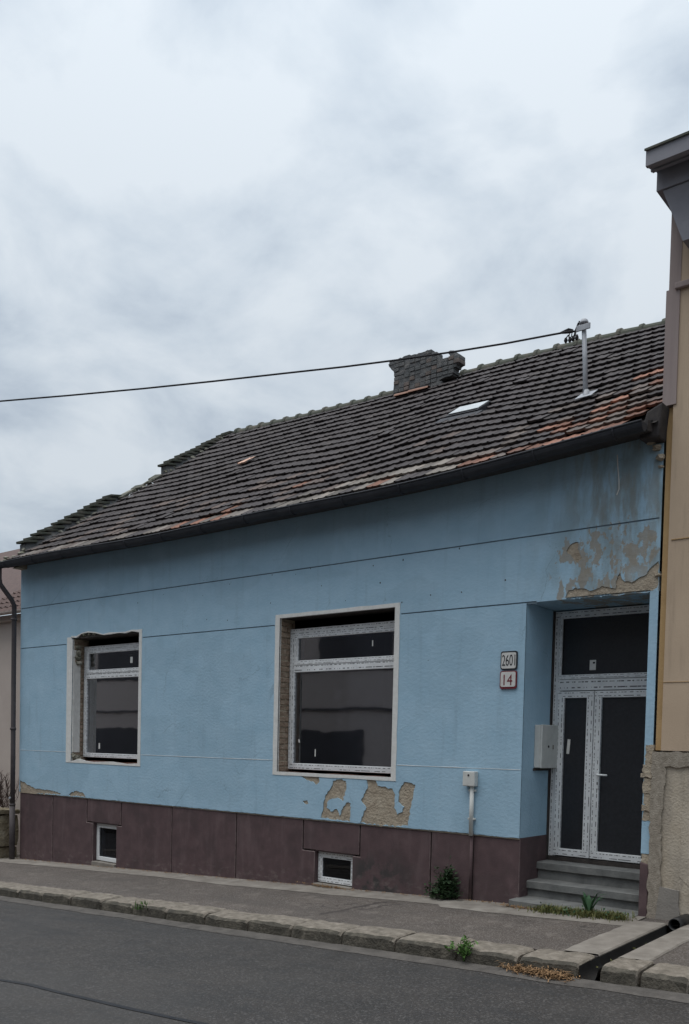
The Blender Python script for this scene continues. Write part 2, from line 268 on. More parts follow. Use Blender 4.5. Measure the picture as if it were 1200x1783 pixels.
# pvc frames still in their printed protective film: dashes along each bar (uv.x metres along, uv.y 0..1 across)
def film():
    m = bpy.data.materials.new('printed_film_pvc'); m.use_nodes = True; t = m.node_tree; N = t.nodes; L = t.links.new
    b = N['Principled BSDF']; b.inputs['Roughness'].default_value = 0.35
    uv = N.new('ShaderNodeUVMap'); s = sepxyz(t, uv.outputs[0])
    row = mth(t, 'FLOOR', mth(t, 'MULTIPLY', s[1], 2.0))
    c = N.new('ShaderNodeCombineXYZ'); L(mth(t, 'MULTIPLY', s[0], 26.0), c.inputs[0]); L(mth(t, 'MULTIPLY', row, 7.7), c.inputs[1])
    n = N.new('ShaderNodeTexNoise'); n.inputs['Scale'].default_value = 1.0; n.inputs['Detail'].default_value = 1; L(c.outputs[0], n.inputs['Vector'])
    on = smooth(t, n.outputs[0], 0.47, 0.53)
    fr = mth(t, 'ABSOLUTE', mth(t, 'SUBTRACT', mth(t, 'FRACT', mth(t, 'MULTIPLY', s[1], 2.0)), 0.5))
    band = mth(t, 'LESS_THAN', fr, 0.11)
    g = N.new('ShaderNodeNewGeometry'); pn = nz_(t, g.outputs['Position'], 5, 3)
    base = mixnode(t, smooth(t, pn, 0.3, 0.7), (0.64, 0.66, 0.67), (0.76, 0.78, 0.79))
    L(mixnode(t, mth(t, 'MULTIPLY', mth(t, 'MULTIPLY', on, band), 0.88), base, (0.05, 0.052, 0.06)), b.inputs['Base Color'])
    return m
M['film'] = film()
M['skyglass'] = mat('sky_toned_skylight_glass', [(0.3, (0.42, 0.45, 0.46)), (0.7, (0.55, 0.58, 0.59))], rough=(0.15, 0.3), bump=0, spec=0.6)  # reflected sky put into the pane's pale base colour
def glass(name, tint, refl):
    m = bpy.data.materials.new(name); m.use_nodes = True; t = m.node_tree; N = t.nodes; L = t.links.new; N.clear()
    out = N.new('ShaderNodeOutputMaterial'); mixs = N.new('ShaderNodeMixShader')
    tr = N.new('ShaderNodeBsdfTransparent'); tr.inputs[0].default_value = (*tint, 1)
    gl = N.new('ShaderNodeBsdfGlossy'); gl.inputs['Roughness'].default_value = 0.03; gl.inputs[0].default_value = (0.95, 0.96, 1, 1)
    fr = N.new('ShaderNodeFresnel'); fr.inputs[0].default_value = 1.5
    g = N.new('ShaderNodeNewGeometry'); w = nz_(t, g.outputs['Position'], 1.4, 2)
    bp = N.new('ShaderNodeBump'); bp.inputs['Strength'].default_value = 0.05; bp.inputs['Distance'].default_value = 0.03; L(w, bp.inputs['Height']); L(bp.outputs[0], gl.inputs['Normal'])
    L(mth(t, 'MULTIPLY', fr.outputs[0], refl), mixs.inputs[0]); L(tr.outputs[0], mixs.inputs[1]); L(gl.outputs[0], mixs.inputs[2]); L(mixs.outputs[0], out.inputs[0])
    return m
M['glass'] = glass('window_glass', (0.45, 0.47, 0.50), 4.6)
M['cglass'] = glass('cellar_glass', (0.3, 0.31, 0.33), 0.7)
M['dglass'] = mat('dark_structured_door_glass', [(0.3, (0.016, 0.018, 0.022)), (0.7, (0.026, 0.028, 0.033))], scale=40, rough=(0.3, 0.42), bump=0.12, bscale=160, bdist=0.002, spec=0.45)

def tilemat(name, use_obj):
    def ex(t, src, col, b):
        if use_obj:
            oi = t.nodes.new('ShaderNodeObjectInfo'); base = oi.outputs['Color']
        else:
            at = t.nodes.new('ShaderNodeAttribute'); at.attribute_name = 'tint'; base = at.outputs['Color']
        c = mixnode(t, 1.0, base, col, 'MULTIPLY')
        l = nz_(t, src, 20, 5)
        return mixnode(t, mth(t, 'MULTIPLY', smooth(t, l, 0.62, 0.74), 0.25), c, (0.11, 0.108, 0.10))
    return mat(name, [(0.25, (0.62, 0.62, 0.64)), (0.5, (1.0, 1.0, 1.0)), (0.75, (1.35, 1.3, 1.25))], scale=9, rough=(0.65, 0.85), bump=0.4, bscale=70, bdist=0.006, spec=0.25, extra=ex)
M['tile'] = tilemat('roof_tile_clay', True); M['tilefield'] = tilemat('roof_tile_clay_far', False)

# ------------------------------------------------------------------ object helpers
WM = {}
def setp(o, parent, world=None):
    world = world or Matrix.Identity(4)
    if parent is not None:
        o.parent = parent; o.matrix_parent_inverse = WM[parent.name].inverted()
    o.matrix_basis = world; WM[o.name] = world
def tag(o, label=None, cat=None, group=None, kind=None):
    for k, v in (('label', label), ('category', cat), ('group', group), ('kind', kind)):
        if v: o[k] = v
    return o
def thing(name, loc, label, cat, group=None):
    o = bpy.data.objects.new(name, None); COL.objects.link(o); o.empty_display_size = 0.2
    setp(o, None, Matrix.Translation(Vector(loc))); return tag(o, label, cat, group)
def inst(name, mesh, parent, world):
    o = bpy.data.objects.new(name, mesh); COL.objects.link(o); setp(o, parent, world); return o

class MB:
    def __init__(s): s.v = []; s.f = []; s.uv = {}
    def add(s, vs, fs):
        n = len(s.v); s.v += [tuple(p) for p in vs]; s.f += [tuple(i+n for i in f) for f in fs]; return s
    def box(s, x0, x1, y0, y1, z0, z1):
        return s.add([(x0,y0,z0),(x1,y0,z0),(x1,y1,z0),(x0,y1,z0),(x0,y0,z1),(x1,y0,z1),(x1,y1,z1),(x0,y1,z1)],
                     [(0,3,2,1),(4,5,6,7),(0,1,5,4),(1,2,6,5),(2,3,7,6),(3,0,4,7)])
    def bar(s, a, b, up, w, d):
        """square bar a->b, w across 'up', d across the third axis; uv along and across"""
        a, b, up = Vector(a), Vector(b), Vector(up).normalized(); ax = b-a; L = ax.length; ax.normalize(); th = ax.cross(up).normalized()
        c = [(-w/2,-d/2),(w/2,-d/2),(w/2,d/2),(-w/2,d/2)]; n = len(s.v); off = rnd.uniform(0, 9)
        for p in (a, b):
            for i, j in c: s.v.append(tuple(p + up*i + th*j))
        for i in range(4):
            k = (i+1) % 4; s.uv[len(s.f)] = [(off, 0), (off+L, 0), (off+L, 1), (off, 1)]; s.f.append((n+i, n+4+i, n+4+k, n+k))
        s.f.append((n, n+1, n+2, n+3)); s.f.append((n+7, n+6, n+5, n+4)); return s
    def prism(s, poly, y0, y1):
        """poly of (x,z), extruded in y (front y0, back y1)"""
        n = len(poly)
        return s.add([(x, y0, z) for x, z in poly] + [(x, y1, z) for x, z in poly],
                     [tuple(range(n)), tuple(range(2*n-1, n-1, -1))] + [(i, i+n, (i+1) % n+n, (i+1) % n) for i in range(n)])
    def hull(s, poly, n_axis, depth): return s
    def tube(s, pts, r, k=10, cap=True):
        pts = [Vector(p) for p in pts]; n0 = len(s.v); m = len(pts); rs = r if isinstance(r, (list, tuple)) else [r]*m
        prev = None
        for i, p in enumerate(pts):
            t = (pts[min(i+1, m-1)] - pts[max(i-1, 0)]).normalized()
            if prev is None: a = t.orthogonal().normalized()
            else: a = (prev - t*prev.dot(t)).normalized()
            prev = a; b = t.cross(a)
            for j in range(k):
                q = 2*math.pi*j/k; s.v.append(tuple(p + a*math.cos(q)*rs[i] + b*math.sin(q)*rs[i]))
        for i in range(m-1):
            for j in range(k):
                l = (j+1) % k; s.f.append((n0+i*k+j, n0+i*k+l, n0+(i+1)*k+l, n0+(i+1)*k+j))
        if cap: s.f.append(tuple(n0+j for j in reversed(range(k)))); s.f.append(tuple(n0+(m-1)*k+j for j in range(k)))
        return s
    def mesh(s, name, m, smooth=False):
        me = bpy.data.meshes.new(name); me.from_pydata(s.v, [], s.f)
        if s.uv:
            ul = me.uv_layers.new(name='UVMap')
            for p in me.polygons:
                q = s.uv.get(p.index)
                for k, li in enumerate(p.loop_indices): ul.data[li].uv = q[k] if q else (0, 0.02)
        me.materials.append(M[m]); me.validate()
        bm = bmesh.new(); bm.from_mesh(me); bmesh.ops.recalc_face_normals(bm, faces=bm.faces); bm.to_mesh(me); bm.free()
        if smooth: me.polygons.foreach_set('use_smooth', [True]*len(me.polygons))
        return me
    def build(s, name, m, parent=None, smooth=False, bevel=0.0, seg=2):
        o = inst(name, s.mesh(name, m, smooth), parent, None)
        if bevel:
            md = o.modifiers.new('bevel', 'BEVEL'); md.width = bevel; md.segments = seg; md.limit_method = 'ANGLE'; md.angle_limit = math.radians(40)
        return o

def inside(p, poly):
    x, z = p; c = False; n = len(poly)
    for i in range(n):
        x1, z1 = poly[i]; x2, z2 = poly[i-1]
        if (z1 > z) != (z2 > z) and x < (x2-x1)*(z-z1)/(z2-z1)+x1: c = not c
    return c
def sheet(outer, holes, y0, y1, keepgrid=None):
    """plate with holes in the xz plane, front y0, rims to y1 -> MB"""
    vs = []; es = []
    for lp in [outer]+holes:
        n = len(vs); vs += [Vector(p) for p in lp]; es += [(n+i, n+(i+1) % len(lp)) for i in range(len(lp))]
    ov, oe, of, *_ = delaunay_2d_cdt(vs, es, [], 0, 1e-5)
    keep = []
    for f in of:
        c = sum((ov[i] for i in f), Vector((0, 0)))/len(f)
        if inside(c, outer) and not any(inside(c, h) for h in holes): keep.append(tuple(f))
    mb = MB(); mb.v = [(p.x, y0, p.y) for p in ov]; n = len(ov)
    cnt = {}
    for f in keep:
        for i in range(len(f)):
            a, b = f[i], f[(i+1) % len(f)]; k = (min(a, b), max(a, b)); cnt.setdefault(k, []).append((a, b))
    mb.f = list(keep)
    if y1 is not None and y1 != y0:
        mb.v += [(p.x, y1, p.y) for p in ov]
        for k, l in cnt.items():
            if len(l) == 1: a, b = l[0]; mb.f.append((b, a, a+n, b+n))
    return mb
def rag(poly, step=0.03, amp=0.012, seed=0):
    """roughen an outline of (x,z)"""
    r = random.Random(seed); out = []
    for i in range(len(poly)):
        a, b = Vector(poly[i]), Vector(poly[(i+1) % len(poly)]); L = (b-a).length; n = max(1, int(L/step)); t = (b-a)/max(L, 1e-6); nn = Vector((-t.y, t.x))
        for k in range(n):
            p = a.lerp(b, k/n)
            if k: p = p + nn*r.uniform(-amp, amp) + t*r.uniform(-amp, amp)*0.5
            out.append((p.x, p.y))
    return out
def pix(pts, ox, oy, sc): return [(W(ox+a/sc, oy+b/sc).x, W(ox+a/sc, oy+b/sc).z) for a, b in pts]
def rect(x0, x1, z0, z1): return [(x0, z0), (x1, z0), (x1, z1), (x0, z1)]

def leaves(mb, n, cfun, size, seed, up=0.5, shape=1.7):
    r = random.Random(seed)
    for i in range(n):
        p = Vector(cfun(r)); d = Vector((r.uniform(-1, 1), r.uniform(-1, 1), r.uniform(-0.3, 1)*up+0.1)).normalized(); s = size*r.uniform(0.6, 1.3)
        side = d.cross(Vector((r.uniform(-1, 1), r.uniform(-1, 1), 1))).normalized()*s*0.5; nn = d.cross(side).normalized()*s*0.12
        mb.add([p, p+d*s*shape*0.35+side-nn, p+d*s*shape, p+d*s*shape*0.35-side-nn, p+d*s*shape*0.5+nn], [(0, 1, 4), (1, 2, 4), (2, 3, 4), (3, 0, 4)])
def blades(mb, n, pfun, h, seed, w=0.006, lean=0.6):
    r = random.Random(seed)
    for i in range(n):
        p = Vector(pfun(r)); a = r.uniform(0, 6.28); l = h*r.uniform(0.4, 1.2); o = Vector((math.cos(a), math.sin(a), 0)); sd_ = Vector((-o.y, o.x, 0))*w*r.uniform(.6, 1.4)
        q = r.uniform(0.2, 1)*lean; m_ = p + Vector((0, 0, l*0.6)) + o*l*0.25*q; e_ = p + Vector((0, 0, l*(1-0.35*q))) + o*l*0.75*q
        mb.add([p-sd_, p+sd_, m_+sd_*.8, m_-sd_*.8, e_], [(0, 1, 2, 3), (3, 2, 4)])

# ================================================================== THE SETTING
XL, XC, XP, XR = -15.05, -4.759, -3.374, -3.287
PT, G1, G2, WLN = 0.855, 4.200, 3.470, 1.611
KB, KF, KH = -1.90, -2.30, 0.125
def gsheet(name, poly, dz, m, sub=None):
    mb = MB(); mb.v = [(x, y, zg(x, y)+dz) for x, y in poly]; mb.f = [tuple(range(len(poly)))]
    return mb.build(name, m)
tag(gsheet('terrain', [(-260, -260), (260, -260), (260, 260), (-260, 260)], -0.32, 'earth'), kind='structure')
rd = gsheet('road', [(-120, -8.2), (90, -8.2), (90, KF+0.02), (-120, KF+0.02)], -KH, 'asphalt'); tag(rd, kind='structure')
# far pavement where the photographer stands
mb = MB()
for x0, x1 in ((-120, 90),):
    mb.v = [(x0, -12, zg(x0, -12)), (x1, -12, zg(x1, -12)), (x1, -8.2, zg(x1, -8.2)), (x0, -8.2, zg(x0, -8.2)), (x0, -8.2, zg(x0, -8.2)-.2), (x1, -8.2, zg(x1, -8.2)-.2)]
    mb.f = [(0, 1, 2, 3), (3, 2, 5, 4)]
tag(mb.build('far_pavement', 'paving'), kind='structure')
CHL, CHR = -2.985, -2.825          # drain channel
pv = MB()
def paverect(x0, x1, y0, y1, n=1):
    for i in range(n):
        a = x0+(x1-x0)*i/n; b = x0+(x1-x0)*(i+1)/n
        pv.add([(a, y0, zg(a, y0)), (b, y0, zg(b, y0)), (b, y1, zg(b, y1)), (a, y1, zg(a, y1))], [(0, 1, 2, 3)])
paverect(-80, CHL, KB-.04, 1.2, 8); paverect(CHR, 60, KB-.04, 0.6, 4); paverect(CHL, CHR, -0.30, 0.6)
pave = tag(pv.build('pavement', 'paving'), kind='structure')
# cement apron along the foot of the house, with a wandering front edge
r = random.Random(3); xs = [-19+i*0.12 for i in range(int((19-3.25)/0.12)+1)]
ap = MB()
for i, x in enumerate(xs):
    w = 0.43 + 0.12*noise.noise(Vector((x*0.55, 1.3, 0))) + 0.03*noise.noise(Vector((x*4, 5, 0))) + (0.12 if x > -5.5 else 0)
    ap.v += [(x, 0.75, zg(x, 0.75)+.006), (x, -w*.5, zg(x, -w*.5)+.012), (x, -w, zg(x, -w)+.004)]
for i in range(len(xs)-1):
    for k in range(2): ap.f.append((3*i+k, 3*i+k+1, 3*i+k+4, 3*i+k+3))
ao = ap.build('cement_apron', 'concrete'); ao.name = 'cement_apron'; setp(ao, pave)
# dusty grit line at the foot of the kerb
gm = MB(); xs = [-30+i*0.1 for i in range(320)]
for x in xs:
    w = 0.17 + 0.05*noise.noise(Vector((x*1.1, 9, 0))) + 0.03*noise.noise(Vector((x*6, 2, 0)))
    gm.v += [(x, KF+0.01, zg(x, KF)-KH+.02), (x, KF-w, zg(x, KF-w)-KH+.004)]
for i in range(len(xs)-1): gm.f.append((2*i, 2*i+1, 2*i+3, 2*i+2))
go = gm.build('gutter_grit', 'grit'); setp(go, rd)
# tar sealed joint in the road
tp = [WG(u, v, -KH+.004) for u, v in ((-60, 1698), (0, 1706), (50, 1714), (100, 1727), (170, 1743), (230, 1757), (300, 1772), (350, 1782), (430, 1800), (560, 1832), (800, 1890))]
tm = MB()
for i, p in enumerate(tp):
    t = (tp[min(i+1, len(tp)-1)]-tp[max(i-1, 0)]).normalized(); nn = Vector((-t.y, t.x, 0))*(0.022+0.008*rnd.random())
    tm.v += [tuple(p+nn), tuple(p-nn)]
for i in range(len(tp)-1): tm.f.append((2*i, 2*i+1, 2*i+3, 2*i+2))
to = tm.build('tar_seam', 'tar'); setp(to, rd)

# kerb stones, each its own piece
kerb = bpy.data.objects.new('kerb', None); COL.objects.link(kerb); setp(kerb, None, Matrix.Translation((-8, -2.1, zg(-8, -2.1)-.1))); tag(kerb, kind='structure')
ju = [20, 64, 113, 166, 221, 282, 349, 423, 501, 589, 683, 790, 898, 1017]
KLv = lambda u: 1549+(1683-1549)*(u/1017.0)
jx = [WG(u, KLv(u)).x for u in ju]; jx[-1] = CHL-0.005
jx = [jx[0]-0.9*k for k in range(14, 0, -1)] + jx
def kstone(x0, x1, seed):
    r = random.Random(seed); bm = bmesh.new()
    n = 8; sec = [(KB, -.25), (KB, 0.006), (KB-.06, .014), (KF+.10, .012), (KF+.045, .004), (KF+.018, -.022), (KF-.004, -KH-.14)]
    rows = []; n = 12
    for i in range(n+1):
        x = x0+.011+(x1-x0-.022)*(0, .03, .10, .2, .3, .4, .5, .6, .7, .8, .9, .97, 1)[i]; ed = 0.020 if i in (0, n) else .006 if i in (1, n-1) else 0; rw = []
        for k, (y, z) in enumerate(sec):
            j = 0.010*noise.noise(Vector((x*5, y*9+k, seed*.37))) + (r.uniform(-.004, .004) if 0 < k < 6 else 0)
            rw.append(bm.verts.new((x, y + (j if k > 2 else 0) + (ed if k > 3 else 0), zg(x, y)+z+j-ed*(1 if 0 < k < 6 else 0))))
        rows.append(rw)
    for i in range(n):
        for k in range(len(sec)-1): bm.faces.new((rows[i][k], rows[i+1][k], rows[i+1][k+1], rows[i][k+1]))
    bm.faces.new(rows[0]); bm.faces.new(rows[-1][::-1])
    bmesh.ops.recalc_face_normals(bm, faces=bm.faces)
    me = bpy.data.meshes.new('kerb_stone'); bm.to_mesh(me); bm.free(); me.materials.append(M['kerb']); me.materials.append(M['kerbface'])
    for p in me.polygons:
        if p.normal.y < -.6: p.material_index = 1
    dz = r.uniform(-.001, .016); ry = r.uniform(-.006, .006); c = Vector(((x0+x1)/2, (KB+KF)/2, zg((x0+x1)/2, KF)))
    return inst('kerb_stone', me, kerb, Matrix.Translation(c+Vector((0, r.uniform(-.012, .012), dz))) @ Matrix.Rotation(ry, 4, 'Y') @ Matrix.Rotation(r.uniform(-.008, .008), 4, 'Z') @ Matrix.Translation(-c))
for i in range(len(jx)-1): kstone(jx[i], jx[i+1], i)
jr = [CHR+.005, WG(1107, 1697).x, WG(1197, 1709).x]; jr += [jr[-1]+0.95*k for k in range(1, 9)]
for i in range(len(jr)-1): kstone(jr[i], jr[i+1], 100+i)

# open drain channel across the pavement: cement margins, black half pipe, pipe mouth at the wall
dr = thing('drain_channel', ((CHL+CHR)/2, -1.2, zg(-2.8, -1.2)), 'open drain channel with black half pipe crossing the pavement to the kerb', 'drain')
for nm, x0, x1, m in (('cement_margin', CHL-.34, CHL, 'concrete'), ('cement_margin', CHR, CHR+.27, 'concrete')):
    ys = [KB+.005+i*(-.28-KB-.005)/14 for i in range(15)]; mb = MB()
    for y in ys:
        j = 0.03*noise.noise(Vector((x0*3, y*4, 1))); a, b = (x0+j, x1) if x1 == CHL else (x0, x1+j)
        mb.v += [(a, y, zg(a, y)+.004), (a+.03, y, zg(a, y)+.014), (b-.012, y, zg(b, y)+.014), (b, y, zg(b, y)+.002), (b if x1 == CHL else a, y, zg(b, y)-.15)]
    for i in range(14):
        for k in range(3): mb.f.append((5*i+k, 5*i+k+1, 5*i+k+6, 5*i+k+5))
        if x1 == CHL: mb.f.append((5*i+3, 5*i+4, 5*i+9, 5*i+8))
        else: mb.f.append((5*i, 5*i+4, 5*i+9, 5*i+5))
    mb.build(nm, m, dr)
mb = MB(); xm = (CHL+CHR)/2
ys = [KF+.01, -2.0, -1.5, -1.0, -.6, -.30]
for y in ys:
    for k in range(9):
        a = math.pi*(1.0+k/8.0); mb.v.append((xm+math.cos(a)*(CHR-CHL)/2*.99, y, zg(xm, y)-.01+math.sin(a)*.13))
for i in range(len(ys)-1):
    for k in range(8): mb.f.append((9*i+k, 9*i+k+1, 9*i+10+k, 9*i+9+k))
mb.build('half_pipe', 'blackplastic', dr, smooth=True)
mb = MB(); pc = Vector((xm+.02, -.36, zg(xm, -.3)+.02)); pd = Vector((0.0, 1, 0.02)); k = 16
for rr_, yy in ((.062, 0), (.062, .35), (.052, .35), (.052, 0)):
    for j in range(k): a = 2*math.pi*j/k; mb.v.append((pc.x+math.cos(a)*rr_, pc.y+yy, pc.z+math.sin(a)*rr_))
for q in range(4):
    for j in range(k): l = (j+1) % k; q2 = (q+1) % 4; mb.f.append((q*k+j, q*k+l, q2*k+l, q2*k+j))
mb.build('pipe_mouth', 'blackplastic', dr, smooth=True)
mb = MB()
for i in range(5): y = -.9-.25*i+rnd.uniform(-.1, .1); leaves(mb, 5, lambda r, y=y: (xm+r.uniform(-.08, .08), y+r.uniform(-.05, .05), zg(xm, y)-.07), .02, i, .3)
tag(mb.build('leaf_litter', 'grass', dr), kind='stuff')

# ================================================================== THE BLUE HOUSE
house = thing('terraced_house', (-9.2, 0, zg(-9.2, 0)), 'long single storey pale blue house with maroon plinth and old tiled roof', 'house')
EY, RY = -.34, 5.10
def lin(tab, x):
    tab = sorted(tab)
    if x <= tab[0][0]: a, b = tab[0], tab[1]
    elif x >= tab[-1][0]: a, b = tab[-2], tab[-1]
    else:
        for a, b in zip(tab, tab[1:]):
            if a[0] <= x <= b[0]: break
    return a[1] + (b[1]-a[1])*(x-a[0])/(b[0]-a[0])
etab = [(W(u, v, EY).x, W(u, v, EY).z) for u, v in ((34, 974), (241, 937), (449, 896), (640, 857), (770, 827), (880, 801), (1000, 770), (1090, 745))]
rtab = [(W(u, v, RY).x, W(u, v, RY).z) for u, v in ((410, 754), (600, 709), (800, 654), (1000, 601), (1160, 564))]
es_ = lambda x: sum(lin(etab, x+d) for d in (-.9, -.45, 0, .45, .9))/5
rs_ = lambda x: sum(lin(rtab, x+d) for d in (-.9, -.45, 0, .45, .9))/5
ztops = [(x_, es_(x_)+.09) for x_ in [XR-(XR-XL)*i/30 for i in range(31)]]
# openings
BL, BR, BT, BB = -8.515, -6.56, 3.565, 1.455          # wide window
SL, SR, ST, SB = -13.40, -11.585, 3.55, 1.47          # narrow window
big_hole = rect(BL, BR, BB, BT)
s_top = pix([(352, 462), (372, 450), (400, 452), (425, 432), (460, 424), (500, 428), (540, 437), (575, 433), (620, 426), (655, 428), (690, 417), (722, 424)], 0, 960, 3)
small_hole = [(SL, s_top[0][1]-.02)] + s_top[1:-1] + [(SR, s_top[-1][1]), (SR, SB)] + [(SR-.3, SB-.015), (SR-.7, SB+.01), (SR-1.2, SB-.01), (SL+.4, SB), (SL+.2, SB+.03), (SL-.02, SB-.02)]
niche = [(XC, PT-.05), (XP, PT-.05), (XP, G2), (XC, G2)]
patches = [
 pix([(310, 957), (345, 952), (372, 968), (405, 968), (410, 992), (388, 1010), (372, 992), (340, 985), (322, 972)], 420, 1030, 3),
 pix([(480, 987), (520, 980), (546, 988), (550, 1030), (530, 1098), (512, 1082), (478, 1082), (452, 1096), (446, 1128), (468, 1150), (498, 1135), (515, 1172), (532, 1125), (548, 1102), (572, 1106), (570, 1200), (415, 1182), (428, 1120), (440, 1062), (470, 1022)], 420, 1030, 3),
 pix([(655, 975), (700, 985), (715, 1015), (790, 1030), (805, 1062), (800, 1130), (815, 1165), (842, 1150), (850, 1125), (820, 1100), (825, 1040), (850, 995), (910, 1010), (890, 1100), (872, 1226), (780, 1226), (620, 1208), (628, 1180), (652, 1130), (625, 1090), (640, 1060), (658, 1030)], 420, 1030, 3),
 pix([(320, 1092), (345, 1090), (352, 1108), (335, 1112), (325, 1103)], 420, 1030, 3),
 pix([(105, 1196), (122, 1204), (150, 1222), (185, 1240), (255, 1247), (300, 1256), (322, 1272), (105, 1262)], 0, 960, 3),
 pix([(356, 1276), (372, 1260), (395, 1252), (428, 1258), (452, 1284)], 0, 960, 3),
 pix([(182, 930), (238, 918), (242, 1000), (270, 1062), (230, 1102), (192, 1062), (132, 1000)], 960, 760, 5),
]
patches = [rag(p, .028, .011, i) for i, p in enumerate(patches)]
lint = pix([(130, 1384), (150, 1340), (205, 1318), (300, 1325), (335, 1345), (440, 1300), (520, 1318), (560, 1325), (572, 1240), (600, 1190), (640, 1262), (700, 1272), (830, 1200), (880, 1130), (932, 1085)], 960, 760, 5)
niche_hole = [(XC, PT-.05), (XP, PT-.05), (XP, G2)] + rag([(XR-.012, G2), (XR-.012, lint[-1][1])] + lint[::-1] + [(lint[0][0], G2)], .03, .012, 77)[1:] + [(lint[0][0]-.02, G2), (XC, G2)]
# the ragged lower part of the right pier
pier_low = pix([(1128, 1322), (1124, 1330), (1122, 1352), (1121, 1380), (1124, 1400), (1119, 1424), (1118, 1428), (1140, 1430), (1140, 1310), (1133, 1312)], 0, 0, 1)
groove = lambda z, x0, x1, h=.016: rect(x0, x1, z-h/2, z+h/2)
grooves = [groove(G1, XL+.02, XR-.02), groove(G2+.004, XL+.02, -13.59), groove(G2+.004, -11.5, -8.61), groove(G2+.004, -6.47, XC+.12)]
outer = rag([(XL, PT-.012), (XC, PT-.012)], .08, .006, 5) + [(XC, PT-.012), (XC, PT-.05), (XR, PT-.05)] + ztops
coat = sheet(outer, [big_hole, small_hole, niche_hole] + patches + grooves, 0.0, 0.011)
wall = coat.build('wall', 'blue', house)
sub_o = [(XL, PT-.03), (XC+.002, PT-.03), (XC+.002, PT-.06), (XR, PT-.06)] + ztops
base = sheet(sub_o, [rect(BL-.001, BR+.001, BB-.001, BT+.001), small_hole, [(XC, PT-.07), (XP, PT-.07), (XP, G2+.02), (XC, G2+.02)]], 0.0105, None).build('bare_render_coat', 'render', house)
g = MB()
for x0, x1, z in ((XL+.01, XR-.01, G1), (XL+.01, -13.58, G2+.004), (-11.51, -8.6, G2+.004), (-6.48, XC+.13, G2+.004)): g.box(x0, x1, .0080, .0098, z-.02, z+.02)
g.build('groove_lining', 'groove', wall)
# white string line snapped along the wall
st = MB()
for x0, x1 in ((XL+.03, SL-.16), (SR+.08, BL-.09), (BR+.09, XC-.01)):
    st = MB(); st.tube([(x0+(x1-x0)*i/14, -.001, WLN+rnd.uniform(-.0015, .0015)) for i in range(15)], [rnd.uniform(.002, .0045) for i in range(15)], 5); st.build('chalked_line', 'trim', wall)
pm = MB()
for u, v in ((353, 1037), (360, 1079), (515, 1000), (602, 1046), (650, 985), (662, 1015), (702, 975), (750, 1036), (800, 955), (804, 1031), (400, 1017), (396, 1080), (541, 990), (471, 1050), (474, 1001), (700, 1049), (560, 1020), (880, 1010), (285, 1035), (240, 1050)):
    p = W(u, v); q_ = rnd.uniform(.005, .011); pm.prism([(p.x+math.cos(k*1.05)*q_*rnd.uniform(.6, 1.2), p.z+math.sin(k*1.05)*q_*rnd.uniform(.7, 1.5)) for k in range(6)], -.0012, .004)
tag(pm.build('wall_pits', 'cavity', wall), kind='stuff')
# thin white run of paint under the eaves
st = MB(); q = [W(u, v, -.004) for u, v in ((1075, 792), (1076, 812), (1078, 836), (1078, 852), (1074, 862))]; st.tube(q, .006, 5); st.build('paint_drip', 'trim', wall)

# window surrounds
def ringpart(name, o_, i_, par, m='trim', y0=-.006, y1=.03): return sheet(o_, [i_], y0, y1).build(name, m, par)
win_b = inst('window', None, house, Matrix.Translation((BL, .2, BB))); win_s = inst('window', None, house, Matrix.Translation((SL, .2, SB)))
tag(win_b, 'wide window in printed film beside the doorway'); tag(win_s, 'narrow window with broken surround near the downpipe')
ringpart('surround', rag(rect(BL-.082, BR+.075, BB-.045, BT+.05), .2, .004, 1), big_hole, win_b)
so = [(SL-.165, SB-.04), (SR+.07, SB-.045), (SR+.07, ST+.075), (SR-.05, ST+.07)] + [(x, max(z+.008, 0)) for x, z in s_top[::-1][1:-1]] + [(SL-.06, s_top[0][1]+.02), (SL-.165, s_top[0][1]+.015)]
so = [(SL-.165, SB-.04), (SR+.07, SB-.045), (SR+.07, s_top[-1][1]+.05), (SR-.03, s_top[-1][1]+.045)] + [(x+r.uniform(-.005, .005), z+.022+r.uniform(-.012, .012)) for x, z in s_top[-2:0:-1]] + [(SL-.03, s_top[0][1]+.04), (SL-.165, s_top[0][1]+.035)]
ringpart('surround', so, small_hole, win_s)

def reveal(par, x0, x1, z0, z1, yb, seed):
    """masonry around an opening: brick courses in the jambs, dark lintel, mortar sill"""
    r = random.Random(seed)
    MB().box(x0-.10, x0-.012, .03, yb+.10, z0-.05, z1+.05).build('jamb_mortar', 'render', par); MB().box(x1+.012, x1+.10, .03, yb+.10, z0-.05, z1+.05).build('jamb_mortar', 'render', par)
    z = z0; c = 0
    while z < z1-.03:
        h = min(.073+r.uniform(-.004, .004), z1-z)
        if c % 2: ys = [(.035, .15), (.16, yb+.09)]
        else: ys = [(.035, yb+.02), (yb+.03, yb+.09)]
        for y0, y1 in ys:
            for side in (0, 1):
                pr = r.uniform(-.010, .013)
                if side == 0: me = MB().box(x0-.09, x0+pr, y0+r.uniform(-.004, .006), y1-r.uniform(0, .006), z+.004, z+h-.006)
                else: me = MB().box(x1-pr*.6, x1+.09, y0, y1, z+.004, z+h-.006)
                b = me.build('brick', 'brickjamb', par, bevel=.006, seg=1)
        z += h+.004; c += 1
    MB().box(x0-.08, x1+.08, .026, yb+.12, z1+.002, z1+.1).build('lintel', 'cavity', par)
    mb = MB(); n = 16
    for i in range(n):
        a = x0+(x1-x0)*i/n; b = x0+(x1-x0)*(i+1)/n; mb.box(a+.002, b-.002, .026, yb+.1, z0-.06, z0-.004+r.uniform(-.012, .008))
    mb.build('mortar_sill', 'rust', par)
reveal(win_b, BL, BR, BB, BT, .22, 1); reveal(win_s, SL, SR, SB, 3.56, .23, 2)

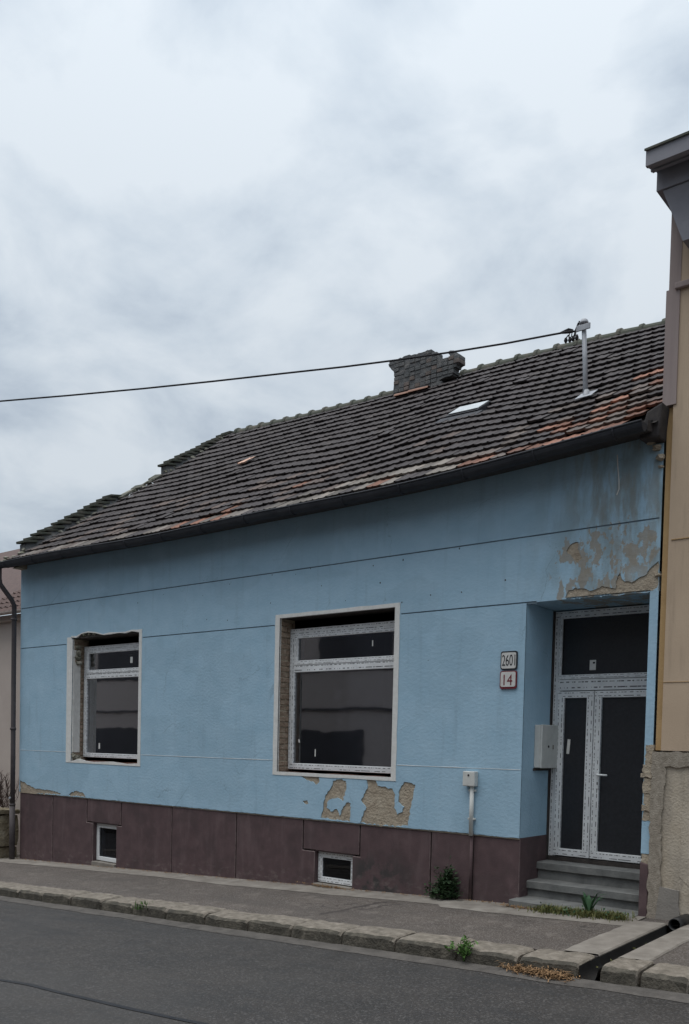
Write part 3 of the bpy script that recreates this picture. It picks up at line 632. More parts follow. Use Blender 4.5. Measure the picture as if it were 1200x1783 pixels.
def sash(par, x0, x1, z0, z1, y, w=.07, d=.07, m='film', open_bottom=False):
    f = MB()
    f.bar((x0, y, z0+w/2), (x1, y, z0+w/2), (0, 0, 1), w, d); f.bar((x0, y, z1-w/2), (x1, y, z1-w/2), (0, 0, 1), w, d)
    f.bar((x0+w/2, y-.001, z0+w*.9), (x0+w/2, y-.001, z1-w*.9), (1, 0, 0), w, d); f.bar((x1-w/2, y-.001, z0+w*.9), (x1-w/2, y-.001, z1-w*.9), (1, 0, 0), w, d)
    return f.build('frame', m, par, bevel=.006)
def pane(par, x0, x1, z0, z1, y, m='glass'): return MB().box(x0, x1, y-.012, y+.012, z0, z1).build('pane', m, par)
def sticker(par, p, w, h, m='trim', rot=0):
    mb = MB(); a = math.radians(rot); c, s_ = math.cos(a), math.sin(a)
    q = [(-w/2, -h/2), (w/2, -h/2), (w/2, h/2), (-w/2, h/2)]
    mb.prism([(p.x+i*c-j*s_, p.z+i*s_+j*c) for i, j in q], p.y-.0015, p.y); return mb.build('sticker', m, par)
# wide window: outer frame, tilting top light, fixed lower pane
YB = .25
bz0, bz1, btr = 1.49, 3.435, W(600, 1160, YB-.035).z
sash(win_b, BL+.01, BR+.05, bz0, bz1, YB, .085, .09)
f = MB(); f.bar((BL+.08, YB-.004, btr), (BR, YB-.004, btr), (0, 0, 1), .11, .085); f.build('transom', 'film', win_b, bevel=.006)
tl = MB(); zt0, zt1 = btr+.045, bz1-.075
x0_, x1_ = BL+.10, BR-.03
for a, b, up in (((x0_, YB-.03, zt0+.03), (x1_, YB-.03, zt0+.03), (0, 0, 1)), ((x0_, YB-.03, zt1-.03), (x1_, YB-.03, zt1-.03), (0, 0, 1)), ((x0_+.03, YB-.031, zt0+.055), (x0_+.03, YB-.031, zt1-.055), (1, 0, 0)), ((x1_-.03, YB-.031, zt0+.055), (x1_-.03, YB-.031, zt1-.055), (1, 0, 0))): tl.bar(a, b, up, .06, .05)
tl.build('top_light_sash', 'film', win_b, bevel=.005)
pane(win_b, x0_+.05, x1_-.05, zt0+.05, zt1-.05, YB-.02); pane(win_b, BL+.08, BR-.02, bz0+.075, btr-.05, YB)
sticker(win_b, W(649, 1120, YB-.034), .018, .075); sticker(win_b, W(549, 1311, YB-.013), .016, .10); sticker(win_b, W(521, 1290, YB-.013), .02, .05, rot=15)
# narrow window
YS = .26; sz0, sz1, stv = 1.53, 3.44, W(200, 1175, .225).z
sash(win_s, SL+.02, SR+.06, sz0, sz1, YS, .075, .09)
f = MB(); f.bar((SL+.08, YS-.004, stv), (SR, YS-.004, stv), (0, 0, 1), .10, .085); f.build('transom', 'film', win_s, bevel=.006)
tl = MB(); zt0, zt1 = stv+.04, sz1-.065; x0_, x1_ = SL+.10, SR-.02
for a, b, up in (((x0_, YS-.03, zt0+.03), (x1_, YS-.03, zt0+.03), (0, 0, 1)), ((x0_, YS-.03, zt1-.03), (x1_, YS-.03, zt1-.03), (0, 0, 1)), ((x0_+.03, YS-.031, zt0+.055), (x0_+.03, YS-.031, zt1-.055), (1, 0, 0)), ((x1_-.03, YS-.031, zt0+.055), (x1_-.03, YS-.031, zt1-.055), (1, 0, 0))): tl.bar(a, b, up, .06, .05)
tl.build('top_light_sash', 'film', win_s, bevel=.005)
pane(win_s, x0_+.05, x1_-.05, zt0+.05, zt1-.05, YS-.02); pane(win_s, SL+.08, SR-.01, sz0+.065, stv-.045, YS)
sticker(win_s, W(229, 1149, YS-.034), .06, .10); sticker(win_s, W(173, 1299, YS-.013), .04, .10)
# pale board left standing in the narrow window's left jamb, and rubble under it
MB().prism([(SL-.02, SB+.14), (SL+.012, SB+.14), (SL+.010, 3.36), (SL-.02, 3.38)], .012, .15).build('jamb_board', 'trim', win_s)
def lumps(name, m, par, pts, seed, flat=1.0):
    r = random.Random(seed); bm = bmesh.new()
    for p, s in pts:
        q = bmesh.ops.create_icosphere(bm, subdivisions=2, radius=1.0)['verts']; off = Vector((r.uniform(0, 50),)*3)
        sc = Vector((s*r.uniform(.8, 1.3), s*r.uniform(.8, 1.2), s*r.uniform(.5, .9)*flat))
        for v in q:
            k = 1+.55*noise.noise(v.co*1.6+off)
            v.co = Vector((v.co.x*sc.x*k, v.co.y*sc.y*k, v.co.z*sc.z*k)) + Vector(p)
    me = bpy.data.meshes.new(name); bm.to_mesh(me); bm.free(); me.materials.append(M[m])
    return tag(inst(name, me, par, None), kind='stuff')
lumps('broken_mortar', 'moss', win_s, [((SL+.02, .05, SB+.06), .05), ((SL-.02, .03, SB+.10), .04), ((SL+.08, .10, SB+.02), .05), ((SL+.0, .12, SB+.05), .06), ((SL+.15, .06, SB), .04)] +
      [((SL+.01+.02*(i % 2), .10, 3.42-.09*i), .055) for i in range(4)] + [((SL+.3+.14*i, .03, s_top[3][1]-.015), .035) for i in range(3)], 5)

# plinth of separate slabs with joints
PY = .018
p_ = lambda u, v=1440: W(u, v).x
zb = lambda x: zg(x, 0)-.06
lin1z, lin2z = W(200, 1437).z, W(600, 1488).z
j90, j149, j209, j297, j410, j526, j625, j750, j823 = (p_(u) for u in (90, 149.5, 209, 297.5, 410, 526.5, 625.5, 750, 823))
w1l, w1r, w2l, w2r = W(160, 1470).x, W(200.5, 1470).x, W(546, 1500).x, W(611.5, 1515).x
q = .010
ptz = PT-.016
def slab(poly): 
    o = MB().prism(poly, PY+rnd.uniform(-.003, .003), .30).build('plinth_slab', 'plinth', plinth, bevel=.008); o.data.materials.append(M['plinthedge']); o.modifiers[0].material = 1
plinth = MB().box(XL, XC, .04, .28, zb(XL), PT-.03); 
plinth = MB().prism([(XL+.02, zb(XL)), (w1l-.01, zb(w1l)), (w1l-.01, lin1z+.01), (w1r+.01, lin1z+.01), (w1r+.01, zb(w1r)), (w2l-.01, zb(w2l)), (w2l-.01, lin2z+.01), (w2r+.01, lin2z+.01), (w2r+.01, zb(w2r)), (XC-.02, zb(XC)), (XC-.02, ptz-.02), (XL+.02, ptz-.02)], .045, .27).build('plinth', 'joint', house)
slab([(XL, zb(XL)), (j90-q, zb(j90)), (j90-q, ptz), (XL, ptz)])
slab([(j90+q, zb(j90)), (w1l, zb(w1l)), (w1l, lin1z-q), (j149-q, lin1z-q), (j149-q, ptz), (j90+q, ptz)])
slab([(j149+q, lin1z+q), (j209-q, lin1z+q), (j209-q, ptz), (j149+q, ptz)])
slab([(w1r, zb(w1r)), (j297-q, zb(j297)), (j297-q, ptz), (j209+q, ptz), (j209+q, lin1z-q), (w1r, lin1z-q)])
slab([(j297+q, zb(j297)), (j410-q, zb(j410)), (j410-q, ptz), (j297+q, ptz)])
slab([(j410+q, zb(j410)), (w2l, zb(w2l)), (w2l, lin2z-q), (j526-q, lin2z-q), (j526-q, ptz), (j410+q, ptz)])
slab([(j526+q, lin2z+q), (j625-q, lin2z+q), (j625-q, ptz), (j526+q, ptz)])
slab([(w2r, zb(w2r)), (j750-q, zb(j750)), (j750-q, ptz), (j625+q, ptz), (j625+q, lin2z-q), (w2r, lin2z-q)])
slab([(j750+q, zb(j750)), (j823-q, zb(j823)), (j823-q, ptz), (j750+q, ptz)])
slab([(j823+q, zb(j823)), (XC, zb(XC)), (XC, ptz), (j823+q, ptz)])
MB().prism([(XP, zg(XP, 0)-.1), (XR+.005, zg(XR, 0)-.1), (XR+.005, .70), (XP, .72)], -.022, .30).build('pier_plinth', 'plinth', plinth, bevel=.012)
# cellar windows
def cellar(x0, x1, z0, z1, y, m, w, label):
    c = inst('cellar_window', None, house, Matrix.Translation((x0, y, z0))); tag(c, label)
    rv = MB(); rv.box(x0-.05, x0-.0005, .03, y+.1, z0-.1, z1+.02); rv.box(x1+.0005, x1+.05, .03, y+.1, z0-.1, z1+.02); rv.box(x0-.05, x1+.05, .03, y+.1, z1+.0005, z1+.05); rv.build('reveal', 'plinth', c)
    MB().box(x0+.002, x1-.002, -.01, y+.08, z0-.12, z0).build('sill', 'concrete', c, bevel=.006)
    sash(c, x0+.004, x1-.004, z0+.012, z1-.01, y, w, .06, m); pane(c, x0+w*.9, x1-w*.9, z0+w, z1-w, y, 'cglass')
cellar(w1l, w1r, W(195, 1503).z-.02, lin1z-.004, .12, 'pvc', .07, 'small square cellar window under the narrow window')
cellar(w2l, w2r, W(600, 1543).z-.02, lin2z-.004, .12, 'film', .075, 'wide low cellar window under the wide window')

# doorway niche
nd = .80
mb = MB(); mb.add([(XC, .003, PT-.012), (XC, nd, PT-.012), (XC, nd, G2), (XC, .003, G2)], [(0, 1, 2, 3)]); mb.build('niche_side', 'blue', house); mb = MB(); mb.add([(XP, .003, PT-.10), (XP, nd, PT-.10), (XP, nd, G2), (XP, .003, G2)], [(0, 1, 2, 3)])
mb.build('niche_side', 'blue', house)
MB().box(XC-.3, XR, .026, nd+.1, G2+.003, G2+.2).build('niche_ceiling', 'blue', house)
MB().box(XC-.25, XC+.004, PY+.01, nd, zb(XC), PT-.016).build('niche_plinth', 'plinth', house, bevel=.006)
sheet(rag(pier_low, .03, .008, 9), [], -.004, .02).build('bare_pier_masonry', 'render', house)
r = random.Random(6); z = 1.92
for h_, off, yy in ((.20, .018, .0), (.09, -.006, -.008), (.05, -.022, -.014), (.16, .004, -.004), (.11, .010, .002), (.07, -.004, -.01)):
    b_ = sheet(rag(rect(XP+off, XR+.008, z-h_+.006, z-.004), .022, .009, int(h_*500)), [], yy-.008, .20); b_.build('brick', 'render', house); z -= h_
MB().prism(rag(rect(XP+.012, XR, .70, .80), .02, .008, 61), -.008, .1).build('brick', 'render', house)
# dark stuffing gap round the door frame
MB().box(XC+.0005, XC+.012, .66, .80, .56, 3.46).build('mounting_foam', 'cavity', house)
YD = .745
door = inst('door', None, house, Matrix.Translation((XC, YD, .56))); tag(door, 'white glazed double door with top light in printed film')
dzt, dtr, dzb = 3.457, 2.60, .575
dx = lambda u, v=1300: W(u, v, YD-.04).x
xa, xb = XC+.014, XP+.10
f = MB(); w = .085
f.bar((xa, YD, dzt-w/2), (xb, YD, dzt-w/2), (0, 0, 1), w, .09); f.bar((xa+w/2, YD-.002, dzb), (xa+w/2, YD-.002, dzt-w*.9), (1, 0, 0), w, .09); f.bar((xb-w/2, YD-.002, dzb), (xb-w/2, YD-.002, dzt-w*.9), (1, 0, 0), w, .09)
f.bar((xa+w*.9, YD-.004, dtr), (xb-w*.9, YD-.004, dtr), (0, 0, 1), .13, .085); f.build('frame', 'film', door, bevel=.006)
pane(door, xa+w*.9, xb-w*.9, dtr+.06, dzt-w*.9, YD, 'dglass')
f = MB(); f.bar((xa+w*.8, YD-.045, dtr+.092), (xb-w, YD-.045, dtr+.092), (0, 0, 1), .05, .03); f.bar((xa+w*.9, YD-.045, dtr+.11), (xa+w*.9, YD-.045, dzt-.05), (1, 0, 0), .04, .03); f.build('glazing_bead', 'film', door, bevel=.004)
def leaf(x0, x1, lab):
    l = inst('door_leaf', None, door, Matrix.Translation((x0, YD, dzb))); z0, z1 = dzb+.035, dtr-.075
    g_ = MB(); ww = .085; y = YD-.03
    g_.bar((x0, y, z0+ww/2), (x1, y, z0+ww/2), (0, 0, 1), ww, .07); g_.bar((x0, y, z1-ww*.45), (x1, y, z1-ww*.45), (0, 0, 1), ww*.9, .07)
    g_.bar((x0+ww/2, y-.001, z0+ww*.9), (x0+ww/2, y-.001, z1-ww*.8), (1, 0, 0), ww, .07); g_.bar((x1-ww/2, y-.001, z0+ww*.9), (x1-ww/2, y-.001, z1-ww*.8), (1, 0, 0), ww, .07)
    g_.build('leaf_frame', 'film', l, bevel=.006); pane(l, x0+ww*.9, x1-ww*.9, z0+ww*.9, z1-ww*.8, YD-.02, 'dglass'); return l
xm1 = dx(1033)
l1 = leaf(xa+w*.75, xm1, ''); l2 = leaf(xm1+.008, xb-w*.6, '')
hp = W(1041, 1349, YD-.07)
h = MB(); h.box(hp.x-.016, hp.x+.016, YD-.076, YD-.064, hp.z-.16, hp.z+.05); h.build('handle_plate', 'pvc', l2, bevel=.004)
h = MB(); h.tube([(hp.x, YD-.07, hp.z), (hp.x, YD-.115, hp.z), (hp.x+.012, YD-.12, hp.z), (hp.x+.13, YD-.12, hp.z-.002)], .011, 8); h.build('handle', 'pvc', l2, smooth=True)
h = MB(); h.box(hp.x-.006, hp.x+.006, YD-.079, YD-.0755, hp.z-.115, hp.z-.085); h.build('keyhole', 'ink', l2)
sticker(door, W(1032.5, 1158, YD-.013), .075, .115); sticker(door, W(1034.5, 1154, YD-.016), .025, .02, 'ink')
sticker(l1, W(990, 1300, YD-.034), .035, .17, rot=-4)
MB().box(xa, xb, YD-.06, YD+.05, .545, .60).build('threshold', 'cavity', door)
# three steps; the lowest comes out onto the pavement
def step(y0, z1, z0, x0, x1, seed):
    r = random.Random(seed); mb = MB(); n = 10; t = .085
    sec = lambda j: [(y0+.035, z0), (y0+.035, z1-t), (y0+j, z1-t+.004), (y0+j*.5, z1-.008), (y0+.012, z1), (nd, z1)]
    for i in range(n+1):
        x = x0+(x1-x0)*i/n; j = r.uniform(-.004, .005)
        for y, z in sec(j): mb.v.append((x, y, z + (r.uniform(-.002, .002) if z > z0 else 0)))
    for i in range(n):
        for k in range(5): mb.f.append((6*i+k, 6*i+6+k, 6*i+7+k, 6*i+1+k))
    mb.f.append((0, 1, 2, 3, 4, 5)); mb.f.append(tuple(6*n+k for k in (5, 4, 3, 2, 1, 0)))
    return mb.build('step', 'stonestep', house)
step(.425, .545, .0, XC+.008, XP-.004, 1); step(.185, .349, .0, XC+.008, XP-.004, 2); step(-.165, .170, -.15, XC-.02, XP-.004, 3)
# dark rooms behind the glass
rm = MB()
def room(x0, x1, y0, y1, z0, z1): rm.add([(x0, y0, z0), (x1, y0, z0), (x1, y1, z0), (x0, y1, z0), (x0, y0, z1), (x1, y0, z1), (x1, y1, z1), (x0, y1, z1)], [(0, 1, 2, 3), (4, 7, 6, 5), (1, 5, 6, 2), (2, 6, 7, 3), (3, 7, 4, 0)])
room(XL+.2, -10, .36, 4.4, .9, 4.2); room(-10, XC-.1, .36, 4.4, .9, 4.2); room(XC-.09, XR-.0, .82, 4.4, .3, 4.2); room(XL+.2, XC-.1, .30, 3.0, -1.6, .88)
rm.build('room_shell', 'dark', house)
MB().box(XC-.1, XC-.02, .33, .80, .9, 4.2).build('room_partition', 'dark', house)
MB().box(XL, XL+.2, .03, 9.5, zb(XL), 4.9).build('gable_wall', 'render', house)
gp = MB(); gp.add([(XL+.03, -.2, 4.9), (XL+.03, 5.1, 8.68), (XL+.03, 9.5, 4.9), (XL+.2, -.2, 4.9), (XL+.2, 5.1, 8.68), (XL+.2, 9.5, 4.9)], [(0, 1, 2), (5, 4, 3), (0, 1, 4, 3), (1, 2, 5, 4), (0, 3, 5, 2)]); gp.build('gable_top', 'render', house)

# ---------------------------------------------------------------- roof
def RP(x, t):
    """roof surface, t 0 at the eaves edge, 1 at the ridge; old rafters sag a little"""
    sag = -.05*math.sin(math.pi*t) + .020*math.sin(x*1.7+t*3)*math.sin(math.pi*t) + .05*noise.noise(Vector((x*.5, t*2.2, 3)))*math.sin(math.pi*min(1, t*1.6))
    sag -= .07*math.sin(math.pi*t)*max(0, min(1, (-13-x)/2))
    return Vector((x, EY+(RY-EY)*t, es_(x)+(rs_(x)-es_(x))*t+sag))
def RM(x, t):
    p = RP(x, t); tx = (RP(x+.1, t)-RP(x-.1, t)).normalized(); ts = (RP(x, t+.02)-RP(x, t-.02)).normalized(); n = tx.cross(ts).normalized(); ts = n.cross(tx)
    return Matrix(((tx.x, ts.x, n.x, p.x), (tx.y, ts.y, n.y, p.y), (tx.z, ts.z, n.z, p.z), (0, 0, 0, 1)))
roof = inst('roof', None, house, Matrix.Translation((-9.2, 2.4, 6.8)))
XRR = -3.275      # tiles run up against the neighbour's flank
dk = MB(); nx, ntt = 40, 10
for i in range(nx+1):
    for j in range(ntt+1):
        x = XL-.02+(XRR+.015-XL)*i/nx; t = .012+(.985)*j/ntt; m_ = RM(x, t); p = m_ @ Vector((0, 0, -.035)); dk.v.append(tuple(p))
for i in range(nx):
    for j in range(ntt): a = i*(ntt+1)+j; dk.f.append((a, a+ntt+1, a+ntt+2, a+1))
dk.build('roof_underlay', 'deck', roof)
# back slope
bk = MB(); bk.add([(XL-.02, RY, rs_(XL)-.03), (XRR, RY, rs_(XRR)-.03), (XRR, 10.4, 4.9), (XL-.02, 10.4, 4.9)], [(0, 1, 2, 3)]); bk.build('back_slope', 'ridge', roof)
# interlocking tile: two shallow pans, a side roll, thick butt edge
TW, TL, NR = .218, .395, 19
def tile_mesh(var):
    r = random.Random(var); prof = [(-.5, .010), (-.43, .012), (-.36, .003), (-.22, .0), (-.06, .002), (.0, .007), (.06, .002), (.22, .0), (.40, .003), (.5, .008)]
    vs = []
    for y, lift, th in ((0, .040, 0), (.014, .040, 1), (TL*.5, .023, 0), (TL, .003, 0)):
        for px_, pz in prof:
            vs.append((px_*TW*1.03, y + (r.uniform(-.003, .003) if y == 0 else 0), lift + pz - (.029 if th else 0)))
    n = len(prof); fs = []
    for k in range(n-1):
        fs.append((k, k+1, 2*n+k+1, 2*n+k)); fs.append((2*n+k, 2*n+k+1, 3*n+k+1, 3*n+k)); fs.append((n+k, n+k+1, k+1, k))
    mb = MB(); mb.v = vs; mb.f = fs; me = mb.mesh('roof_tile', 'tile')
    return me, vs, fs
tmeshes = [tile_mesh(i) for i in range(6)]
def tint(x, row, r):
    k = r.random(); d = r.uniform(.86, 1.14)
    c = Vector((.054, .047, .048))*d
    if k < .10: c = Vector((.062, .054, .053))*d
    if row < 6 and k < .30-.03*row: c = Vector((.105, .082, .073))*d
    po = 0
    if row == 0 and x > -5.7: po = .8
    elif row == 1 and x > -4.9: po = .18
    elif row == 2 and x > -4.55: po = .75
    elif row == 3 and x > -4.9: po = .2
    elif row == 4 and -4.6 < x: po = .72
    elif row == 5: po = .10 if x > -4.5 else 0
    elif row == 6 and x > -4.0: po = .7
    elif row == 8 and x > -4.4: po = .55
    elif row in (9, 10) and x > -3.9: po = .15
    elif row <= 1 and x < -5.7: po = .05
    elif row == 3 and -9.5 < x < -7.5: po = .10
    if r.random() < po: c = Vector((.25, .125, .088))*r.uniform(.5, 1.15)
    elif row in (0, 1) and -8.6 < x < -5.4 and r.random() < .72: c = Vector((.20, .18, .16))*r.uniform(.45, 1.2)
    elif row == 0 and x < -8.6 and r.random() < .45: c = Vector((.17, .15, .135))*r.uniform(.6, 1.2)
    elif row < 7 and x > -5.6 and r.random() < .4: c = Vector((.12, .10, .09))*r.uniform(.6, 1.2)
    return c
tl_ = []
r = random.Random(21)
sbest = None
for i in range(100):
    for j in range(100):
        p = RP(-8.6+j*.03, .3+i*.005); d = p-CAM; w_ = d.dot(Fv); e_ = (600+FPX*d.dot(Rv)/w_-818)**2+(CY-FPX*d.dot(Uv)/w_-716)**2
        if sbest is None or e_ < sbest[0]: sbest = (e_, p.x, .3+i*.005)
skyl = RM(sbest[1], sbest[2])      # roof window seat
for row in range(NR):
    t = row/NR*1.0; wob = r.uniform(-.004, .004)
    x = XL+.20+(TW/2 if row % 2 else 0)
    while x < XRR-.05:
        xj = x+r.uniform(-.005, .005); x += TW*.985
        if row == 0 and xj > -3.62: continue
        if row == 1 and xj > -3.50: continue
        if row == 2 and xj > -3.36: continue
        dist = .5+.5*noise.noise(Vector((xj*.6, row*.35, 8)))
        m_ = RM(xj, t+.004+wob+.0035*noise.noise(Vector((xj*.9, row*.6, 1))))
        rz = math.radians(r.gauss(0, .5)+(1.8*noise.noise(Vector((xj*.7, row*.5, 5))) if dist > .52 else 0)); lift = r.uniform(-.003, .006)+(.012 if r.random() < .04 else 0)
        m_ = m_ @ Matrix.Translation((0, r.gauss(0, .006)-(.05 if r.random() < .008 else 0), lift)) @ Matrix.Rotation(rz, 4, 'Z') @ Matrix.Rotation(math.radians(r.gauss(0, .5)), 4, 'Y') @ Matrix.Rotation(math.radians(r.gauss(-.2, .3)), 4, 'X')
        c = tint(xj, row, r)
        loc = skyl.inverted() @ m_.translation
        if abs(loc.x) < .30 and -.50 < loc.y < .16: continue
        tl_.append(((m_.translation-CAM).length, m_, c, r.randrange(6)))
# one loose fresh tile lying on the left part of the slope
lp = None
best = None
for tt in [i/200 for i in range(20, 180)]:
    for xx in (-12.2, -12.4, -12.6, -12.8, -13.0, -11.8, -11.6, -12.0): 
        p = RP(xx, tt); d = p-CAM; w_ = d.dot(Fv); u = 600+FPX*d.dot(Rv)/w_; v = CY-FPX*d.dot(Uv)/w_; e_ = (u-425)**2+(v-815)**2
        if best is None or e_ < best[0]: best = (e_, xx, tt)
m_ = RM(best[1], best[2]) @ Matrix.Translation((0, 0, .05)) @ Matrix.Rotation(math.radians(4), 4, 'Z')
tl_.sort(key=lambda a: a[0])
tl_.insert(0, (0, m_, Vector((.52, .34, .26)), 0))
for d, m_, c, k in tl_[:300]:
    o = inst('roof_tile', tmeshes[k][0], roof, m_); o.color = (*c, 1)
fm = MB(); fc = []
for d, m_, c, k in tl_[300:]:
    fm.add([m_ @ Vector(v) for v in tmeshes[k][1]], tmeshes[k][2]); fc += [(*c, 1)]*len(tmeshes[k][1])
fme = bpy.data.meshes.new('roof_tile_field'); fme.from_pydata(fm.v, [], fm.f); fme.materials.append(M['tilefield'])
at = fme.attributes.new('tint', 'FLOAT_COLOR', 'POINT'); at.data.foreach_set('color', [q for c in fc for q in c])
tag(inst('roof_tile_field', fme, roof, None), kind='stuff')
# ridge tiles
rx0, rx1 = W(415, 752, RY).x, XRR-.1
n = int((rx1-rx0)/.36); rg = []
for i in range(n):
    a = rx0+(rx1-rx0)*i/n; b = rx0+(rx1-rx0)*(i+1)/n+.05; mb = MB(); k = 8
    for x, rad in ((a, .15), (a+.06, .152), (a+.075, .125), (b, .11)):
        for j in range(k+1):
            q = math.pi*j/k; mb.v.append((x, RY+math.cos(q)*rad, rs_(x)-.055+math.sin(q)*rad*.95))
    for s_ in range(3):
        for j in range(k): mb.f.append((s_*(k+1)+j, s_*(k+1)+j+1, (s_+1)*(k+1)+j+1, (s_+1)*(k+1)+j))
    mb.f.append(tuple(range(k+1))); c = Vector(((a+b)/2, RY, rs_(a)))
    if -10.2 < (a+b)/2 < -9.0: continue
    o = inst('ridge_tile', mb.mesh('ridge_tile', 'ridge'), roof, Matrix.Translation(c) @ Matrix.Rotation(math.radians(rnd.gauss(0, .8)), 4, 'Y') @ Matrix.Rotation(math.radians(rnd.gauss(0, 1.0)), 4, 'Z') @ Matrix.Translation(-c+Vector((0, 0, rnd.uniform(-.008, .008)))))
for u0, u1, v0, v1 in ((690, 718, 679, 672), (714, 748, 671, 664)):
    a, b = W(u0, v0, 4.56).x, W(u1, v1, 4.56).x; mb = MB(); k = 8; tt = (4.56-EY)/(RY-EY)
    for x, rad in ((a, .075), (b, .06)):
        for j in range(k+1): q = math.pi*j/k; mb.v.append((x, 4.56+math.cos(q)*rad, RP(x, tt).z+.05+math.sin(q)*rad*.8))
    for j in range(k): mb.f.append((j, j+1, k+2+j, k+1+j))
    mb.f.append(tuple(range(k+1))); inst('ridge_tile', mb.mesh('ridge_tile', 'orange'), roof, None)
# left verge: crumbling parapet with stepped coping tiles, bare mossy rubble between the two runs
def coping(u0, v0, u1, v1, n, hgt0, hgt1):
    a, b = WX(u0, v0, XL), WX(u1, v1, XL); mb = MB()
    low = [Vector((XL, a.y+(b.y-a.y)*i/12, 0)) for i in range(13)]
    for i, p in enumerate(low):
        t = (p.y-EY)/(RY-EY); zr = RP(XL+.05, t).z-.03; zt = a.z+(b.z-a.z)*i/12-.05; j = rnd.uniform(-.012, .012)
        mb.v += [(XL-.10, p.y, zr-.1), (XL-.10, p.y, zt), (XL+.10+j, p.y, zt), (XL+.18+j*2, p.y, zr)]
    for i in range(12):
        for k in range(4): mb.f.append((4*i+k, 4*i+(k+1) % 4, 4*i+4+(k+1) % 4, 4*i+4+k))
    mb.f += [(0, 1, 2, 3), (51, 50, 49, 48)]
    mb.build('verge_parapet', 'chim', roof)
    d = (b-a)/n
    for i in range(n):
        p = a+d*i; tlt = math.atan2(d.z, d.y)*.30
        me = MB().box(-.16, .15, -.05, d.length*1.2, -.030, .014)
        me.build('coping_tile', 'ridge', roof, bevel=.006).matrix_basis = Matrix.Translation(p+Vector((0.0, 0, rnd.uniform(-.01, .01)))) @ Matrix.Rotation(tlt, 4, 'X') @ Matrix.Rotation(rnd.gauss(0, .02), 4, 'Z')
coping(40, 943, 200, 859, 14, .2, .1); coping(286, 808, 404, 750, 13, .2, .1)
pts = []
r = random.Random(8)
for i in range(46):
    y = -.30+i*.118; z = RP(XL+.05, (y-EY)/(RY-EY)).z; pts.append(((XL+r.uniform(-.05, .14), y, z+r.uniform(.0, .06)), r.uniform(.05, .10)))
lumps('verge_rubble', 'moss', roof, pts, 4, .8)
for i in range(5):
    y = 2.15+i*.22; m_ = RM(XL+.10, (y-EY)/(RY-EY)) @ Matrix.Translation((r.uniform(-.05, .05), 0, .06)) @ Matrix.Rotation(r.uniform(-.4, .4), 4, 'Z') @ Matrix.Rotation(r.uniform(-.25, .25), 4, 'Y')
    MB().box(-.11, .11, -.12, .12, -.02, .03).build('broken_tile', 'moss' if i % 2 else 'ridge', roof, bevel=.01).matrix_basis = m_
lumps('verge_moss', 'moss', roof, [((XL-.10+.05*i, -.36+.03*i, 4.97+.02*i), .07) for i in range(5)], 14, .7)
# ruined chimney straddling the ridge: courses of bricks kept to the broken outline
ch = inst('chimney', None, house, Matrix.Translation((-9.6, 4.8, 8.6)))
sil = [(W(a, b, 4.75).x, W(a, b, 4.75).z) for a, b in [(690+0*0, 679), (692, 668), (691, 652), (685, 644), (681, 637), (695, 629), (711, 622), (740, 617), (749, 612), (760, 615), (761, 620), (767, 622), (768, 628), (776, 627), (779, 630), (786, 628), (788, 621), (785, 615), (795, 613), (798, 621), (804, 628), (803, 634), (799, 637), (798, 641), (794, 642), (792, 655), (770, 664)]]
zmin, zmax = 8.2, max(p[1] for p in sil); cma_ = MB(); cmb_ = MB(); z = zmin; c = 0; r = random.Random(2)
bp_ = Vector((W(690, 679, 4.75).x, 0, W(690, 679, 4.75).z))
sil2 = [(sil[0][0], 8.1)] + sil + [(sil[-1][0], 8.1)]
while z < zmax:
    x = min(p[0] for p in sil)-.1+(.12 if c % 2 else 0)
    while x < max(p[0] for p in sil)+.1:
        if inside((x+.06, z+.035), sil2) and r.random() < .8:
            cm = cmb_ if (z < 8.85 and r.random() < .28) else cma_
            y0 = 4.652+r.uniform(-.012, .008); cm.box(x+.004, x+.116+r.uniform(-.004, .004), y0, 4.86, z+.004+r.uniform(-.004, .004), z+.073+r.uniform(-.005, .004))
        x += .12
    z += .078; c += 1
tag(cma_.build('brick_courses', 'chim', ch, bevel=.008, seg=2), kind='stuff'); tag(cmb_.build('cleaner_bricks', 'oldbrick', ch, bevel=.008, seg=2), kind='stuff')
cm = sheet(rag(sil2, .04, .012, 6), [], 4.665, 4.85); cm.build('mortar_core', 'chim', ch)
# roof window standing ajar
sk = inst('skylight', None, roof, skyl)
def sbox(x0, x1, y0, y1, z0, z1, name, m):
    o = MB().box(x0, x1, y0, y1, z0, z1).build(name, m, sk, bevel=.006); o.matrix_basis = skyl; return o
fr_ = MB(); fr_.box(-.27, .27, -.24, -.21, -.04, .05); fr_.box(-.27, .27, .16, .19, -.04, .05); fr_.box(-.27, -.24, -.21, .16, -.04, .05); fr_.box(.24, .27, -.21, .16, -.04, .05)
o = fr_.build('skylight_frame', 'gutter', sk); o.matrix_basis = skyl
o = MB().box(-.36, .36, -.46, -.241, -.02, .030).build('lead_apron', 'gutter', sk); o.matrix_basis = skyl
o = MB().box(-.25, .25, -.18, .17, .052, .066).build('lid_glass', 'skyglass', sk, bevel=.004); o.matrix_basis = skyl
